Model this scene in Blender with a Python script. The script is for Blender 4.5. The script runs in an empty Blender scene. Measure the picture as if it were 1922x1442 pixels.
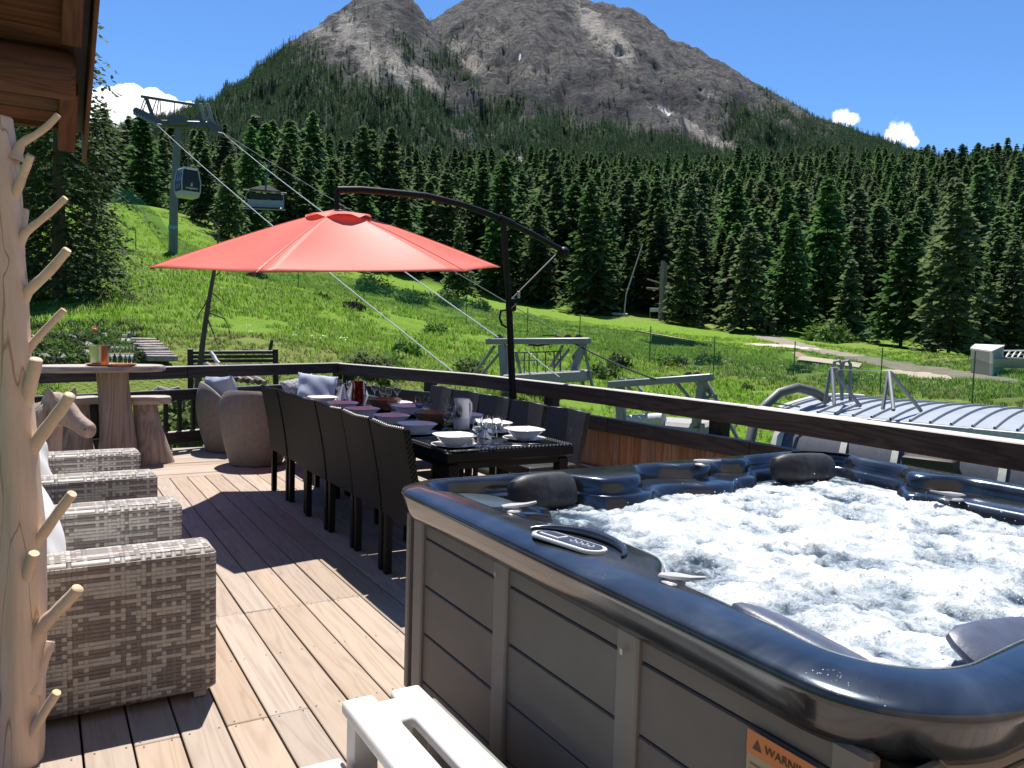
import bpy, math, random
import numpy as np
from mathutils import Vector, Matrix

sc = bpy.context.scene
COL = sc.collection
R = math.radians
rnd = random.Random(11)
nrg = np.random.default_rng(7)

# ---------------------------------------------------------------- camera
CAM_H, FPX = 1.6, 1500.0
PITCH, YAW, ROLL = R(3.955), R(30.7), R(1.652)
_fw = Vector((math.sin(YAW)*math.cos(PITCH), math.cos(YAW)*math.cos(PITCH), -math.sin(PITCH)))
_r0 = Vector((math.cos(YAW), -math.sin(YAW), 0)); _u0 = _r0.cross(_fw)
_rt = _r0*math.cos(ROLL) + _u0*math.sin(ROLL)
_up = -_r0*math.sin(ROLL) + _u0*math.cos(ROLL)
cam = bpy.data.cameras.new('camera'); cam.sensor_width = 36.0; cam.lens = FPX/1922*36.0
cam.clip_start = 0.05; cam.clip_end = 20000
camo = bpy.data.objects.new('camera', cam); COL.objects.link(camo)
camo.matrix_world = Matrix(((_rt.x,_up.x,-_fw.x,0),(_rt.y,_up.y,-_fw.y,0),(_rt.z,_up.z,-_fw.z,CAM_H),(0,0,0,1)))
sc.camera = camo

# ---------------------------------------------------------------- light
SUN_EL, SUN_AZ = R(67.5), R(21.5)       # azimuth measured from +Y towards +X
SUN_DIR = Vector((math.sin(SUN_AZ)*math.cos(SUN_EL), math.cos(SUN_AZ)*math.cos(SUN_EL), math.sin(SUN_EL)))
sl = bpy.data.lights.new('sun', 'SUN'); sl.energy = 4.6; sl.angle = R(0.53); sl.color = (1.0, 0.955, 0.89)
so = bpy.data.objects.new('sun', sl); COL.objects.link(so)
so.rotation_euler = (-SUN_DIR).to_track_quat('-Z', 'Y').to_euler()
w = bpy.data.worlds.new('World'); sc.world = w; w.use_nodes = True
wn, wl = w.node_tree.nodes, w.node_tree.links
sky = wn.new('ShaderNodeTexSky'); sky.sky_type = 'NISHITA'; sky.sun_disc = False
sky.sun_elevation = SUN_EL; sky.sun_rotation = SUN_AZ
sky.altitude = 3500; sky.air_density = 1.0; sky.dust_density = 0.0; sky.ozone_density = 5.0
bg = wn['Background']; bg.inputs[1].default_value = 0.115
hsv = wn.new('ShaderNodeHueSaturation'); hsv.inputs['Saturation'].default_value = 1.12; hsv.inputs['Value'].default_value = 1.0
wl.new(sky.outputs[0], hsv.inputs['Color'])
SKY_COLOR = hsv.outputs[0]
sc.view_settings.view_transform = 'Standard'; sc.view_settings.look = 'None'
sc.view_settings.exposure = 0.8; sc.view_settings.gamma = 1.0; sc.view_settings.use_curve_mapping = False
sc.cycles.max_bounces = 8; sc.cycles.transparent_max_bounces = 24
sc.cycles.caustics_reflective = False; sc.cycles.caustics_refractive = False

# ---------------------------------------------------------------- pixel -> place helpers (photo pixels, 1922 wide)
def ray(px, py): return _fw + _rt*((px-961)/FPX) - _up*((py-721)/FPX)
def at(px, py, d):
    v = ray(px, py); t = d/math.hypot(v.x, v.y); return Vector((v.x*t, v.y*t, CAM_H+v.z*t))
def onz(px, py, z=0.0):
    v = ray(px, py); t = (z-CAM_H)/v.z; return Vector((v.x*t, v.y*t, z))
def bearing(px, py):
    v = ray(px, py); return math.degrees(math.atan2(v.x, v.y)), math.degrees(math.atan2(v.z, math.hypot(v.x, v.y)))

# fair weather cumulus in the sky: lobes of cloud by direction, their edges broken up by noise
def sky_clouds():
    tc = wn.new('ShaderNodeTexCoord')
    def mth(op, a, b):
        n = wn.new('ShaderNodeMath'); n.operation = op
        for i, v in ((0, a), (1, b)):
            if hasattr(v, 'is_output'): wl.new(v, n.inputs[i])
            else: n.inputs[i].default_value = v
        return n.outputs[0]
    def lobes(puffs):
        out = None
        for px, py, r in puffs:
            d = ray(px, py).normalized(); c = math.cos(r/FPX)
            dn = wn.new('ShaderNodeVectorMath'); dn.operation = 'DOT_PRODUCT'; wl.new(tc.outputs['Generated'], dn.inputs[0]); dn.inputs[1].default_value = d
            v = mth('MULTIPLY', mth('SUBTRACT', dn.outputs['Value'], c), 1/(1-c))
            out = v if out is None else mth('MAXIMUM', out, v)
        return out
    def nz(sc, det):
        n = wn.new('ShaderNodeTexNoise'); wl.new(tc.outputs['Generated'], n.inputs['Vector']); n.inputs['Scale'].default_value = sc; n.inputs['Detail'].default_value = det; n.inputs['Roughness'].default_value = .62
        return mth('SUBTRACT', n.outputs[0], .5)
    big = lobes([(120, 245, 60), (170, 235, 52), (205, 212, 44), (238, 198, 34), (222, 235, 45), (262, 206, 30), (290, 192, 22), (312, 205, 24), (280, 232, 44), (335, 216, 20), (356, 205, 13), (330, 240, 34)])
    thin = lobes([(1580, 222, 17), (1594, 226, 15), (1690, 246, 20), (1678, 256, 17), (1702, 254, 14), (1712, 266, 11)])
    def stepr(v, lo, hi):
        m = wn.new('ShaderNodeMapRange'); m.interpolation_type = 'SMOOTHSTEP'; wl.new(v, m.inputs[0]); m.inputs[1].default_value = lo; m.inputs[2].default_value = hi
        return m.outputs[0]
    n1 = nz(38, 6); n2 = nz(75, 6)
    f1 = stepr(mth('ADD', big, mth('MULTIPLY', n1, 1.5)), .0, .10)
    f2 = mth('MULTIPLY', stepr(mth('ADD', thin, mth('MULTIPLY', n2, 2.6)), .0, .75), .85)
    f = mth('MAXIMUM', f1, f2)
    m = wn.new('ShaderNodeMix'); m.data_type = 'RGBA'; wl.new(f, m.inputs[0]); wl.new(SKY_COLOR, m.inputs[6]); m.inputs[7].default_value = (7.2, 7.3, 7.5, 1)
    wl.new(m.outputs[2], bg.inputs[0])
sky_clouds()

# ---------------------------------------------------------------- node helper
class NT:
    def __init__(s, name):
        s.m = bpy.data.materials.new(name); s.m.use_nodes = True
        s.t = s.m.node_tree; s.n = s.t.nodes; s.b = s.n['Principled BSDF']
    def N(s, typ, **kw):
        n = s.n.new('ShaderNode'+typ)
        for k, v in kw.items():
            if k == 'ins':
                for i, val in v.items():
                    if hasattr(val, 'is_output'): s.t.links.new(val, n.inputs[i])
                    else: n.inputs[i].default_value = val
            else: setattr(n, k, v)
        return n
    def math(s, op, a, b=0.0, c=None):
        ins = {0: a, 1: b}
        if c is not None: ins[2] = c
        return s.N('Math', operation=op, ins=ins).outputs[0]
    def coords(s, kind='Object', scale=(1,1,1), rot=(0,0,0), offs=None):
        tc = s.N('TexCoord')
        mp = s.N('Mapping', ins={0: tc.outputs[kind], 2: rot, 3: scale})
        if offs is not None: s.t.links.new(offs, mp.inputs[1])
        return mp.outputs[0]
    def noise(s, vec, scale, detail=4, rough=.55, dist=0.0):
        return s.N('TexNoise', ins={'Vector': vec, 'Scale': scale, 'Detail': detail, 'Roughness': rough, 'Distortion': dist}).outputs[0]
    def ramp(s, fac, stops):
        r = s.N('ValToRGB', ins={0: fac}); e = r.color_ramp.elements
        while len(e) < len(stops): e.new(0.5)
        for el, (p, c) in zip(e, stops):
            el.position = p; el.color = (*c, 1) if len(c) == 3 else c
        return r.outputs[0]
    def mix(s, fac, a, b, mode='MIX'):
        n = s.N('Mix', data_type='RGBA', blend_type=mode)
        for i, v in ((0, fac), (6, a), (7, b)):
            if hasattr(v, 'is_output'): s.t.links.new(v, n.inputs[i])
            elif i == 0: n.inputs[0].default_value = v
            else: n.inputs[i].default_value = (*v, 1) if len(v) == 3 else v
        return n.outputs[2]
    def set(s, **kw):
        names = dict(color='Base Color', rough='Roughness', metal='Metallic', spec='Specular IOR Level', coat='Coat Weight',
                     coatr='Coat Roughness', trans='Transmission Weight', ior='IOR', alpha='Alpha', sheen='Sheen Weight', normal='Normal')
        for k, v in kw.items():
            i = s.b.inputs[names[k]]
            if hasattr(v, 'is_output'): s.t.links.new(v, i)
            elif k == 'color': i.default_value = (*v, 1)
            else: i.default_value = v
        return s
    def bump(s, h, strength=.3, dist=.01):
        s.set(normal=s.N('Bump', ins={'Strength': strength, 'Distance': dist, 'Height': h}).outputs[0]); return s
    def rand(s): return s.N('ObjectInfo').outputs['Random']
    def translucent(s, color, fac):
        tr = s.N('BsdfTranslucent'); mx = s.N('MixShader', ins={0: fac})
        if hasattr(color, 'is_output'): s.t.links.new(color, tr.inputs[0])
        else: tr.inputs[0].default_value = (*color, 1)
        s.t.links.new(s.b.outputs[0], mx.inputs[1]); s.t.links.new(tr.outputs[0], mx.inputs[2])
        s.t.links.new(mx.outputs[0], s.n['Material Output'].inputs[0]); return s

def plain(name, color, rough=.6, metal=0.0, var=.18, scale=14.0, bump=.0, spec=.5, coat=0.0, bscale=None):
    t = NT(name); v = t.coords(); nz = t.noise(v, scale, 5, .6)
    d = tuple(c*(1-var) for c in color); l = tuple(min(1, c*(1+var)) for c in color)
    t.set(color=t.ramp(nz, [(.3, d), (.7, l)]), rough=rough, metal=metal, spec=spec, coat=coat)
    if bump: t.bump(t.noise(v, bscale or scale*6, 4, .6), bump, .004)
    return t.m

def wood(name, dark, mid, light, axis='Y', rough=.7, ring=9.0, knots=True, bump=.25, vary=.22, fine=60.0, spec=.3, lit_top=None):
    """timber with the grain along the given local axis; every board differs"""
    t = NT(name); rn = t.rand()
    off = t.N('CombineXYZ', ins={0: t.math('MULTIPLY', rn, 37.0), 1: t.math('MULTIPLY', rn, 91.0), 2: t.math('MULTIPLY', rn, 53.0)}).outputs[0]
    sc_ = {'X': (.07, 1, 1), 'Y': (1, .07, 1), 'Z': (1, 1, .07)}[axis]
    v = t.coords('Object', sc_, offs=off)
    n1 = t.noise(v, ring, 3, .5, .6)
    rings = t.math('FRACT', t.math('MULTIPLY', n1, 9.0))
    rings = t.math('ABSOLUTE', t.math('SUBTRACT', rings, .5))
    fn = t.noise(v, fine, 5, .65)
    big = t.noise(t.coords('Object', (1, 1, 1), offs=off), 1.6, 3, .5)
    c = t.ramp(t.math('ADD', t.math('MULTIPLY', rings, .9), t.math('MULTIPLY', fn, .45)), [(.15, dark), (.42, mid), (.8, light)])
    c = t.mix(t.math('MULTIPLY', big, .5), c, mid)
    if lit_top:      # upper faces painted paler, standing in for sunlight on the tops
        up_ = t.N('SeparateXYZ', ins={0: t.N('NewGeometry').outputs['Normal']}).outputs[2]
        c = t.mix(t.math('MULTIPLY', t.ramp(up_, [(.55, (0, 0, 0)), (.9, (1, 1, 1))]), t.math('ADD', .55, t.math('MULTIPLY', fn, .6))), c, lit_top)
    hs = t.N('HueSaturation', ins={'Hue': .5, 'Saturation': t.math('ADD', .8, t.math('MULTIPLY', rn, .4)),
                                  'Value': t.math('ADD', 1-vary/2, t.math('MULTIPLY', t.math('FRACT', t.math('MULTIPLY', rn, 7.3)), vary)), 'Color': c})
    t.set(color=hs.outputs[0], rough=rough, spec=spec)
    if bump: t.bump(t.math('ADD', fn, t.math('MULTIPLY', rings, .6)), bump, .003)
    return t.m

# ---------------------------------------------------------------- mesh builder
class MB:
    def __init__(s): s.v = []; s.f = []; s.uv = {}; s.mi = {}; s.fuv = False
    def quadf(s, idx, uv=None, mi=0):
        if uv: s.uv[len(s.f)] = uv
        if mi: s.mi[len(s.f)] = mi
        s.f.append(tuple(idx))
    def poly(s, pts, uv=None, mi=0):
        b = len(s.v); s.v += [tuple(p) for p in pts]; s.quadf(range(b, b+len(pts)), uv, mi)
    def box(s, c, d, rz=0.0, M=None, mi=0):
        """plain box, uv in metres"""
        hx, hy, hz = d[0]/2, d[1]/2, d[2]/2
        M = M or (Matrix.Translation(c) @ Matrix.Rotation(rz, 4, 'Z'))
        q = [((-hx,-hy),(hx,-hy),(hx,hy),(-hx,hy))]
        def face(ps, u, vv):
            s.poly([M @ Vector(p) for p in ps], [(p[u], p[vv]) for p in ps], mi)
        face([(-hx,-hy,-hz),(-hx,hy,-hz),(hx,hy,-hz),(hx,-hy,-hz)], 0, 1)
        face([(-hx,-hy,hz),(hx,-hy,hz),(hx,hy,hz),(-hx,hy,hz)], 0, 1)
        face([(-hx,-hy,-hz),(hx,-hy,-hz),(hx,-hy,hz),(-hx,-hy,hz)], 0, 2)
        face([(hx,hy,-hz),(-hx,hy,-hz),(-hx,hy,hz),(hx,hy,hz)], 0, 2)
        face([(hx,-hy,-hz),(hx,hy,-hz),(hx,hy,hz),(hx,-hy,hz)], 1, 2)
        face([(-hx,hy,-hz),(-hx,-hy,-hz),(-hx,-hy,hz),(-hx,hy,hz)], 1, 2)
        return s
    def cbox(s, c, d, ch=.006, rz=0.0, M=None, mi=0):
        """box with chamfered edges"""
        hx, hy, hz = d[0]/2, d[1]/2, d[2]/2; ch = min(ch, hx*.95, hy*.95, hz*.95)
        M = M or (Matrix.Translation(c) @ Matrix.Rotation(rz, 4, 'Z'))
        def ring(i, z):
            x, y = hx-i, hy-i; k = ch*.6
            return [(-x+k,-y,z),(x-k,-y,z),(x,-y+k,z),(x,y-k,z),(x-k,y,z),(-x+k,y,z),(-x,y-k,z),(-x,-y+k,z)]
        rings = [ring(ch,-hz), ring(0,-hz+ch), ring(0,hz-ch), ring(ch,hz)]
        b = len(s.v); s.v += [tuple(M @ Vector(p)) for r in rings for p in r]
        def uvo(p, j):
            if j in (0, 1, 4, 5): return (p[0], p[2])
            return (p[1], p[2])
        for k in range(3):
            for j in range(8):
                a, e = j, (j+1) % 8
                ps = [rings[k][a], rings[k][e], rings[k+1][e], rings[k+1][a]]
                s.quadf([b+k*8+a, b+k*8+e, b+k*8+8+e, b+k*8+8+a], [uvo(p, j) for p in ps], mi)
        s.quadf([b+j for j in range(7,-1,-1)], [(p[0], p[1]) for p in rings[0][::-1]], mi)
        s.quadf([b+24+j for j in range(8)], [(p[0], p[1]) for p in rings[3]], mi)
        return s
    def loft(s, rings, closed=True, cap0=False, cap1=False, mi=0, uv=False):
        b = len(s.v); n = len(rings[0])
        for r in rings: s.v += [tuple(p) for p in r]
        for k in range(len(rings)-1):
            for j in range(n if closed else n-1):
                e = (j+1) % n
                s.quadf([b+k*n+j, b+k*n+e, b+(k+1)*n+e, b+(k+1)*n+j],
                        [(j/n, k), ((j+1)/n, k), ((j+1)/n, k+1), (j/n, k+1)] if uv else None, mi)
        if cap0: s.quadf([b+j for j in range(n-1,-1,-1)], None, mi)
        if cap1: s.quadf([b+(len(rings)-1)*n+j for j in range(n)], None, mi)
        return s
    def tube(s, pts, r, n=8, cap=True, mi=0):
        pts = [Vector(p) for p in pts]; rr = r if isinstance(r, (list, tuple)) else [r]*len(pts)
        rings = []; ref = None
        for i, p in enumerate(pts):
            d = (pts[min(i+1, len(pts)-1)]-pts[max(i-1, 0)]).normalized()
            if ref is None:
                ref = Vector((0,0,1)) if abs(d.z) < .9 else Vector((1,0,0))
            u = d.cross(ref).normalized(); ref = u.cross(d).normalized()
            rings.append([p+(u*math.cos(2*math.pi*j/n)+ref*math.sin(2*math.pi*j/n))*rr[i] for j in range(n)])
        return s.loft(rings, True, cap, cap, mi)
    def lathe(s, prof, n=20, c=(0,0,0), cap0=False, cap1=False, mi=0, sq=0.0):
        rings = []
        for (r, z) in prof:
            ring = []
            for j in range(n):
                a = 2*math.pi*j/n; k = 1.0
                if sq: k = 1/((abs(math.cos(a))**sq+abs(math.sin(a))**sq)**(1/sq))
                ring.append((c[0]+r*k*math.cos(a), c[1]+r*k*math.sin(a), c[2]+z))
            rings.append(ring)
        return s.loft(rings, True, cap0, cap1, mi)
    def sphere(s, c, r, nu=8, nv=6, sx=1, sy=1, sz=1, mi=0):
        prof = [(max(1e-4, math.sin(math.pi*k/nv))*r, -math.cos(math.pi*k/nv)*r) for k in range(nv+1)]
        b = len(s.v); s.lathe(prof, nu, (0,0,0), mi=mi)
        s.v[b:] = [(c[0]+p[0]*sx, c[1]+p[1]*sy, c[2]+p[2]*sz) for p in s.v[b:]]
        return s
    def mesh(s, name, mat, smooth=35):
        me = bpy.data.meshes.new(name); me.from_pydata(s.v, [], s.f)
        if s.uv or s.fuv:
            ul = me.uv_layers.new(name='UVMap'); buf = []
            for i, f in enumerate(s.f):
                u = s.uv.get(i)
                if u is None:
                    u = [(s.v[k][0]+s.v[k][1], s.v[k][2]) for k in f]
                for q in u: buf += [q[0], q[1]]
            ul.data.foreach_set('uv', buf)
        for m in (mat if isinstance(mat, (list, tuple)) else [mat]): me.materials.append(m)
        if s.mi:
            me.polygons.foreach_set('material_index', [s.mi.get(i, 0) for i in range(len(s.f))])
        if smooth:
            me.polygons.foreach_set('use_smooth', [True]*len(me.polygons))
            me.set_sharp_from_angle(angle=R(smooth))
        me.update(); return me

def link(name, me, parent=None, loc=None, rot=None, label=None, kind=None):
    o = bpy.data.objects.new(name, me); COL.objects.link(o)
    if parent is not None: o.parent = parent
    if loc is not None: o.location = loc
    if rot is not None: o.rotation_euler = rot
    if label: o['label'] = label
    if kind: o['kind'] = kind
    return o
def part(name, mb, mat, parent=None, loc=None, rot=None, label=None, kind=None, smooth=35):
    return link(name, mb.mesh(name, mat, smooth), parent, loc, rot, label, kind)
def tag(o, label, cat=None, group=None, kind=None):
    o['label'] = label
    if cat: o['category'] = cat
    if group: o['group'] = group
    if kind: o['kind'] = kind
    return o
def thing(name, loc, label, cat, group=None, rz=0.0, kind=None):
    o = bpy.data.objects.new(name, None); COL.objects.link(o); o.empty_display_size = .1
    o.location = loc; o.rotation_euler = (0, 0, rz); return tag(o, label, cat, group, kind)
def copy_tree(root, loc, rz, label, group=None):
    r = root.copy(); COL.objects.link(r); r.location = loc; r.rotation_euler = (0, 0, rz); r['label'] = label
    if group: r['group'] = group
    for ch in list(root.children):
        c = ch.copy(); COL.objects.link(c); c.parent = r
        for g in list(ch.children):
            d = g.copy(); COL.objects.link(d); d.parent = c
    return r
def text_mesh(s, size, extrude=.0005):
    cu = bpy.data.curves.new('lettering', 'FONT'); cu.body = s; cu.size = size; cu.extrude = extrude
    cu.align_x = 'CENTER'; cu.align_y = 'CENTER'
    o = bpy.data.objects.new('lettering', cu); COL.objects.link(o)
    dg = bpy.context.evaluated_depsgraph_get(); dg.update()
    me = bpy.data.meshes.new_from_object(o.evaluated_get(dg))
    bpy.data.objects.remove(o); return me

# ---------------------------------------------------------------- numpy noise
def _hash(ix, iy, seed):
    h = (ix.astype(np.int64)*374761393 + iy.astype(np.int64)*668265263 + seed*1274126177) & 0xFFFFFFFF
    h = ((h ^ (h >> 13))*1274126177) & 0xFFFFFFFF
    return ((h ^ (h >> 16)) & 0xFFFF)/65535.0
def vnoise(x, y, seed=0):
    x = np.asarray(x, float); y = np.asarray(y, float)
    ix, iy = np.floor(x), np.floor(y); fx, fy = x-ix, y-iy
    fx = fx*fx*fx*(fx*(fx*6-15)+10); fy = fy*fy*fy*(fy*(fy*6-15)+10)
    a = _hash(ix, iy, seed); b = _hash(ix+1, iy, seed); c = _hash(ix, iy+1, seed); d = _hash(ix+1, iy+1, seed)
    return (a*(1-fx)+b*fx)*(1-fy)+(c*(1-fx)+d*fx)*fy
def fbm(x, y, oct=4, seed=0, gain=.5, ridged=False):
    s = 0; a = 1; t = 0
    for k in range(oct):
        n = vnoise(np.asarray(x)*2**k+k*17.3, np.asarray(y)*2**k-k*9.1, seed+k)
        if ridged: n = 1-np.abs(2*n-1)
        s = s+a*n; t += a; a *= gain
    return s/t
# ================================================================ TERRAIN
CP = [(20,690,13),(60,660,18),(60,590,30),(150,645,17),(150,560,34),(150,480,48),(240,645,18),(240,500,45),(240,400,72),(240,385,95),
 (330,690,14.5),(330,600,28),(330,475,65),(330,400,95),(480,690,15),(480,600,30),(480,520,60),(480,450,95),
 (640,692,15.5),(640,600,36),(640,530,70),(640,505,95),(780,716,19),(780,610,38),(780,560,70),(780,530,95),
 (900,732,21),(900,625,42),(900,580,75),(900,560,95),(1100,768,24),(1100,650,52),(1100,582,97),(1300,782,24),(1300,665,52),(1300,602,97),
 (1500,765,28),(1500,690,52),(1500,620,97),(1700,770,30),(1700,705,55),(1700,645,97),(1850,770,30),(1850,710,52),(1860,685,62),(1850,668,95),
 (2050,770,30),(2050,690,70),(2300,700,95),(-200,600,40),(-250,500,90)]
_c = [tuple(at(*p)) for p in CP] + [(0,0,-1.5),(3,5,-1.6),(-5,5,-1.2),(6.5,2,-3.3),(8,6,-3.2),(13,2,-3.6),(10,11,-2.9),(16,8,-3.2),(5,-9,-2.4),(-9,-6,-1.5),(1,9.5,-1.0),(5.5,11,-1.5),
  (1.5,12.2,-.55),(3.5,13.2,-.5),(-1,11.5,-.5),(22,3,-3.2)]
for k in range(10):
    a = R(95+k*27)
    _c.append((90*math.sin(a), 90*math.cos(a), -4+1.5*math.sin(k)))
    _c.append((35*math.sin(a), 35*math.cos(a), -3.2))
_c = np.array(_c)
def _phi(r2): return np.where(r2 > 1e-12, .5*r2*np.log(r2+1e-12), 0)
_P = _c[:, :2]/50
_K = _phi(((_P[:, None]-_P[None])**2).sum(-1)) + 2e-4*np.eye(len(_P))
_A = np.c_[np.ones(len(_P)), _P]
_W = np.linalg.solve(np.block([[_K, _A], [_A.T, np.zeros((3, 3))]]), np.r_[_c[:, 2], 0, 0, 0])
R_EDGE, R_FAR, Z_FAR = 96.0, 322.0, 57.0
def ground(x, y):
    x = np.atleast_1d(np.asarray(x, float)); y = np.atleast_1d(np.asarray(y, float))
    r = np.hypot(x, y); k = np.minimum(1, R_EDGE/np.maximum(r, 1e-6))
    q = np.c_[x*k, y*k]/50
    out = np.empty(len(x))
    for i in range(0, len(x), 20000):
        j = q[i:i+20000]
        out[i:i+20000] = _phi(((j[:, None]-_P[None])**2).sum(-1)) @ _W[:-3] + np.c_[np.ones(len(j)), j] @ _W[-3:]
    out += (fbm(x*.16, y*.16, 3, 5)-.5)*.5*np.clip((r-14)/20, 0, 1) + (fbm(x*.7, y*.7, 2, 15)-.5)*.16*np.clip((r-13)/8, 0, 1)
    t = np.clip((r-R_EDGE)/(R_FAR-R_EDGE), 0, 2)
    return np.where(t > 0, out+(Z_FAR-out)*t, out) + np.where(t > 0, (fbm(x*.03, y*.03, 3, 9)-.5)*8*np.minimum(1, t*4)*np.minimum(1, np.abs(1-t)*4), 0)
def gz(x, y): return float(ground(x, y)[0])
def on_ground(px, py, d0=20, d1=130):
    """where the line of sight of a photo pixel meets the terrain"""
    v = ray(px, py); h = math.hypot(v.x, v.y)
    d = np.linspace(d0, d1, 500); x, y = v.x/h*d, v.y/h*d
    z = ground(x, y); s = CAM_H+v.z/h*d-z
    k = np.where(s <= 0)[0]
    i = k[0] if len(k) else int(np.argmin(np.abs(s)))
    return Vector((x[i], y[i], z[i]))

def grid_mesh(name, X, Y, Z, mat, attr=None, smooth=True, wrap=False):
    n, m = X.shape
    v = np.stack([X, Y, Z], -1).reshape(-1, 3)
    i = np.arange(n*m).reshape(n, m)
    if wrap: i = np.c_[i, i[:, :1]]
    f = np.stack([i[:-1, :-1], i[:-1, 1:], i[1:, 1:], i[1:, :-1]], -1).reshape(-1, 4)
    return array_mesh(name, v, f, mat, attr, smooth)
def array_mesh(name, v, f, mat, attr=None, smooth=False):
    me = bpy.data.meshes.new(name); k = f.shape[1]
    me.vertices.add(len(v)); me.vertices.foreach_set('co', np.asarray(v, np.float32).ravel())
    me.loops.add(f.size); me.loops.foreach_set('vertex_index', f.astype(np.int32).ravel())
    me.polygons.add(len(f)); me.polygons.foreach_set('loop_start', np.arange(0, f.size, k, dtype=np.int32))
    me.polygons.foreach_set('loop_total', np.full(len(f), k, np.int32))
    me.polygons.foreach_set('use_smooth', np.full(len(f), smooth))
    if attr is not None:
        for an, av in attr.items():
            a = me.attributes.new(an, 'FLOAT', 'POINT'); a.data.foreach_set('value', np.asarray(av, np.float32).ravel())
    me.materials.append(mat); me.update(calc_edges=True); me.validate(); return me

t = NT('meadow_grass'); v = t.coords()
g1 = t.noise(v, .12, 4, .6); g2 = t.noise(v, 1.3, 5, .7); g3 = t.noise(v, 11, 4, .7)
c = t.ramp(g2, [(.25, (.085, .17, .012)), (.5, (.135, .26, .022)), (.75, (.185, .30, .04))])
c = t.mix(t.ramp(g3, [(.35, (0, 0, 0)), (.7, (.75,)*3)]), c, (.20, .29, .055))
dry = t.N('Attribute', attribute_name='dry').outputs['Fac']
c = t.mix(t.math('MULTIPLY', dry, t.ramp(t.math('ADD', t.math('MULTIPLY', g1, .5), t.math('MULTIPLY', g3, .5)), [(.3, (.25,)*3), (.65, (1,)*3)])), c, (.24, .20, .095))
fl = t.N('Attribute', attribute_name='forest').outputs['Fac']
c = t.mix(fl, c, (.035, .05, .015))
t.set(color=c, rough=.95, spec=.05).bump(t.math('ADD', g3, g2), .9, .12)
M_MEADOW = t.m

bb = np.r_[np.arange(-14, 78, .5), np.arange(78, 346, 4.0)]
rr = np.r_[.5, 3, 5, 7, 8.5, 10, np.arange(11, 45, .55), np.geomspace(45, 335, 100)]
B_, R_ = np.meshgrid(np.radians(bb), rr)
TX, TY = R_*np.sin(B_), R_*np.cos(B_)
TZ = ground(TX.ravel(), TY.ravel()).reshape(TX.shape)
_dry = np.clip(1.2-np.hypot(TX-5, TY-17)/9, 0, 1)*.8 + np.clip((fbm(TX*.07, TY*.07, 3, 40)-.55)*4, 0, .55)*(R_ > 14)
bd = np.degrees(B_)
_dry += np.clip(1-np.abs(bd-7)/4, 0, 1)*np.clip(1-np.abs(R_-52)/16, 0, 1)*np.clip((fbm(TX*.3, TY*.3, 3, 41)-.45)*5, 0, 1)
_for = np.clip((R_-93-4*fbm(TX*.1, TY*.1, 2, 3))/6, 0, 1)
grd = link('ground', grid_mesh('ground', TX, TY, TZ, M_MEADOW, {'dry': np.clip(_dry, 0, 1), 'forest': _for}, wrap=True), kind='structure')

# ---------------------------------------------------------------- mountain
def sky_tab(pts): return np.array([bearing(*p) for p in pts])
RF = sky_tab([(-300,330),(0,300),(180,262),(240,243),(330,216),(390,190),(430,165),(470,140),(520,105),(560,75),(600,48),(640,20),(665,2),(690,-14),(735,-20),(770,0),(790,22),(808,42),(840,85),(880,120),(930,160),(1000,205),(1080,235),(1200,262),(1400,300),(1700,330)])
RB = sky_tab([(400,300),(560,190),(680,110),(760,62),(808,40),(830,26),(850,12),(880,-8),(930,-40),(990,-52),(1040,-34),(1090,2),(1130,8),(1170,14),(1220,36),(1270,76),(1300,90),(1340,110),(1370,126),(1400,150),(1440,170),(1500,200),(1540,224),(1600,248),(1650,264),(1700,284),(1760,300),(1950,330),(2300,360)])
R_FOOT, Z_FOOT = 900., 140.
def mount(b, r):
    zs = []
    for tab, rR, sd, ex in ((RF, 1650., 1, 1.0), (RB, 2350., 2, 1.1)):
        zR = CAM_H + rR*np.tan(np.radians(np.interp(b, tab[:, 0], tab[:, 1])))
        arc = np.radians(b)*rR
        t = (r-R_FOOT)/(rR-R_FOOT)
        up = np.where(t < 0, 53+(Z_FOOT-53)*np.clip((r-318)/(R_FOOT-318), 0, 1), Z_FOOT+(zR-Z_FOOT)*np.clip(t, 0, 1)**ex)
        z = np.where(t <= 1, up, zR-(r-rR)*.55)
        g = fbm(arc/135+fbm(arc/280, r/280, 2, sd)*1.6, r/600, 5, 30+sd, .55, True)-.6
        d = fbm(arc/48, r/66, 5, 50+sd, .6, True)-.6; q_ = fbm(arc/170, r/100, 3, 70+sd)
        d = d*(.45+1.1*q_)
        e = np.clip(t*1.6, 0, 1)*np.clip(1.35-t, .35, 1)
        zs.append(z + e*(g*195*np.clip(1.15-t, .12, 1) + d*80) + np.clip(t, 0, 1)*(fbm(arc/12, r/12, 2, 77)-.5)*7)
    return np.maximum(np.maximum(zs[0], zs[1]), 15), zs[0] > zs[1]
mb_ = np.arange(-16, 74, .2); mr_ = np.r_[np.linspace(318, 880, 16), np.linspace(890, 1750, 190), np.linspace(1757, 2480, 120), np.linspace(2520, 3000, 8)]
B2, R2 = np.meshgrid(mb_, mr_)
MZ, MF = mount(B2, R2)
MX, MY = R2*np.sin(np.radians(B2)), R2*np.cos(np.radians(B2))
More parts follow.
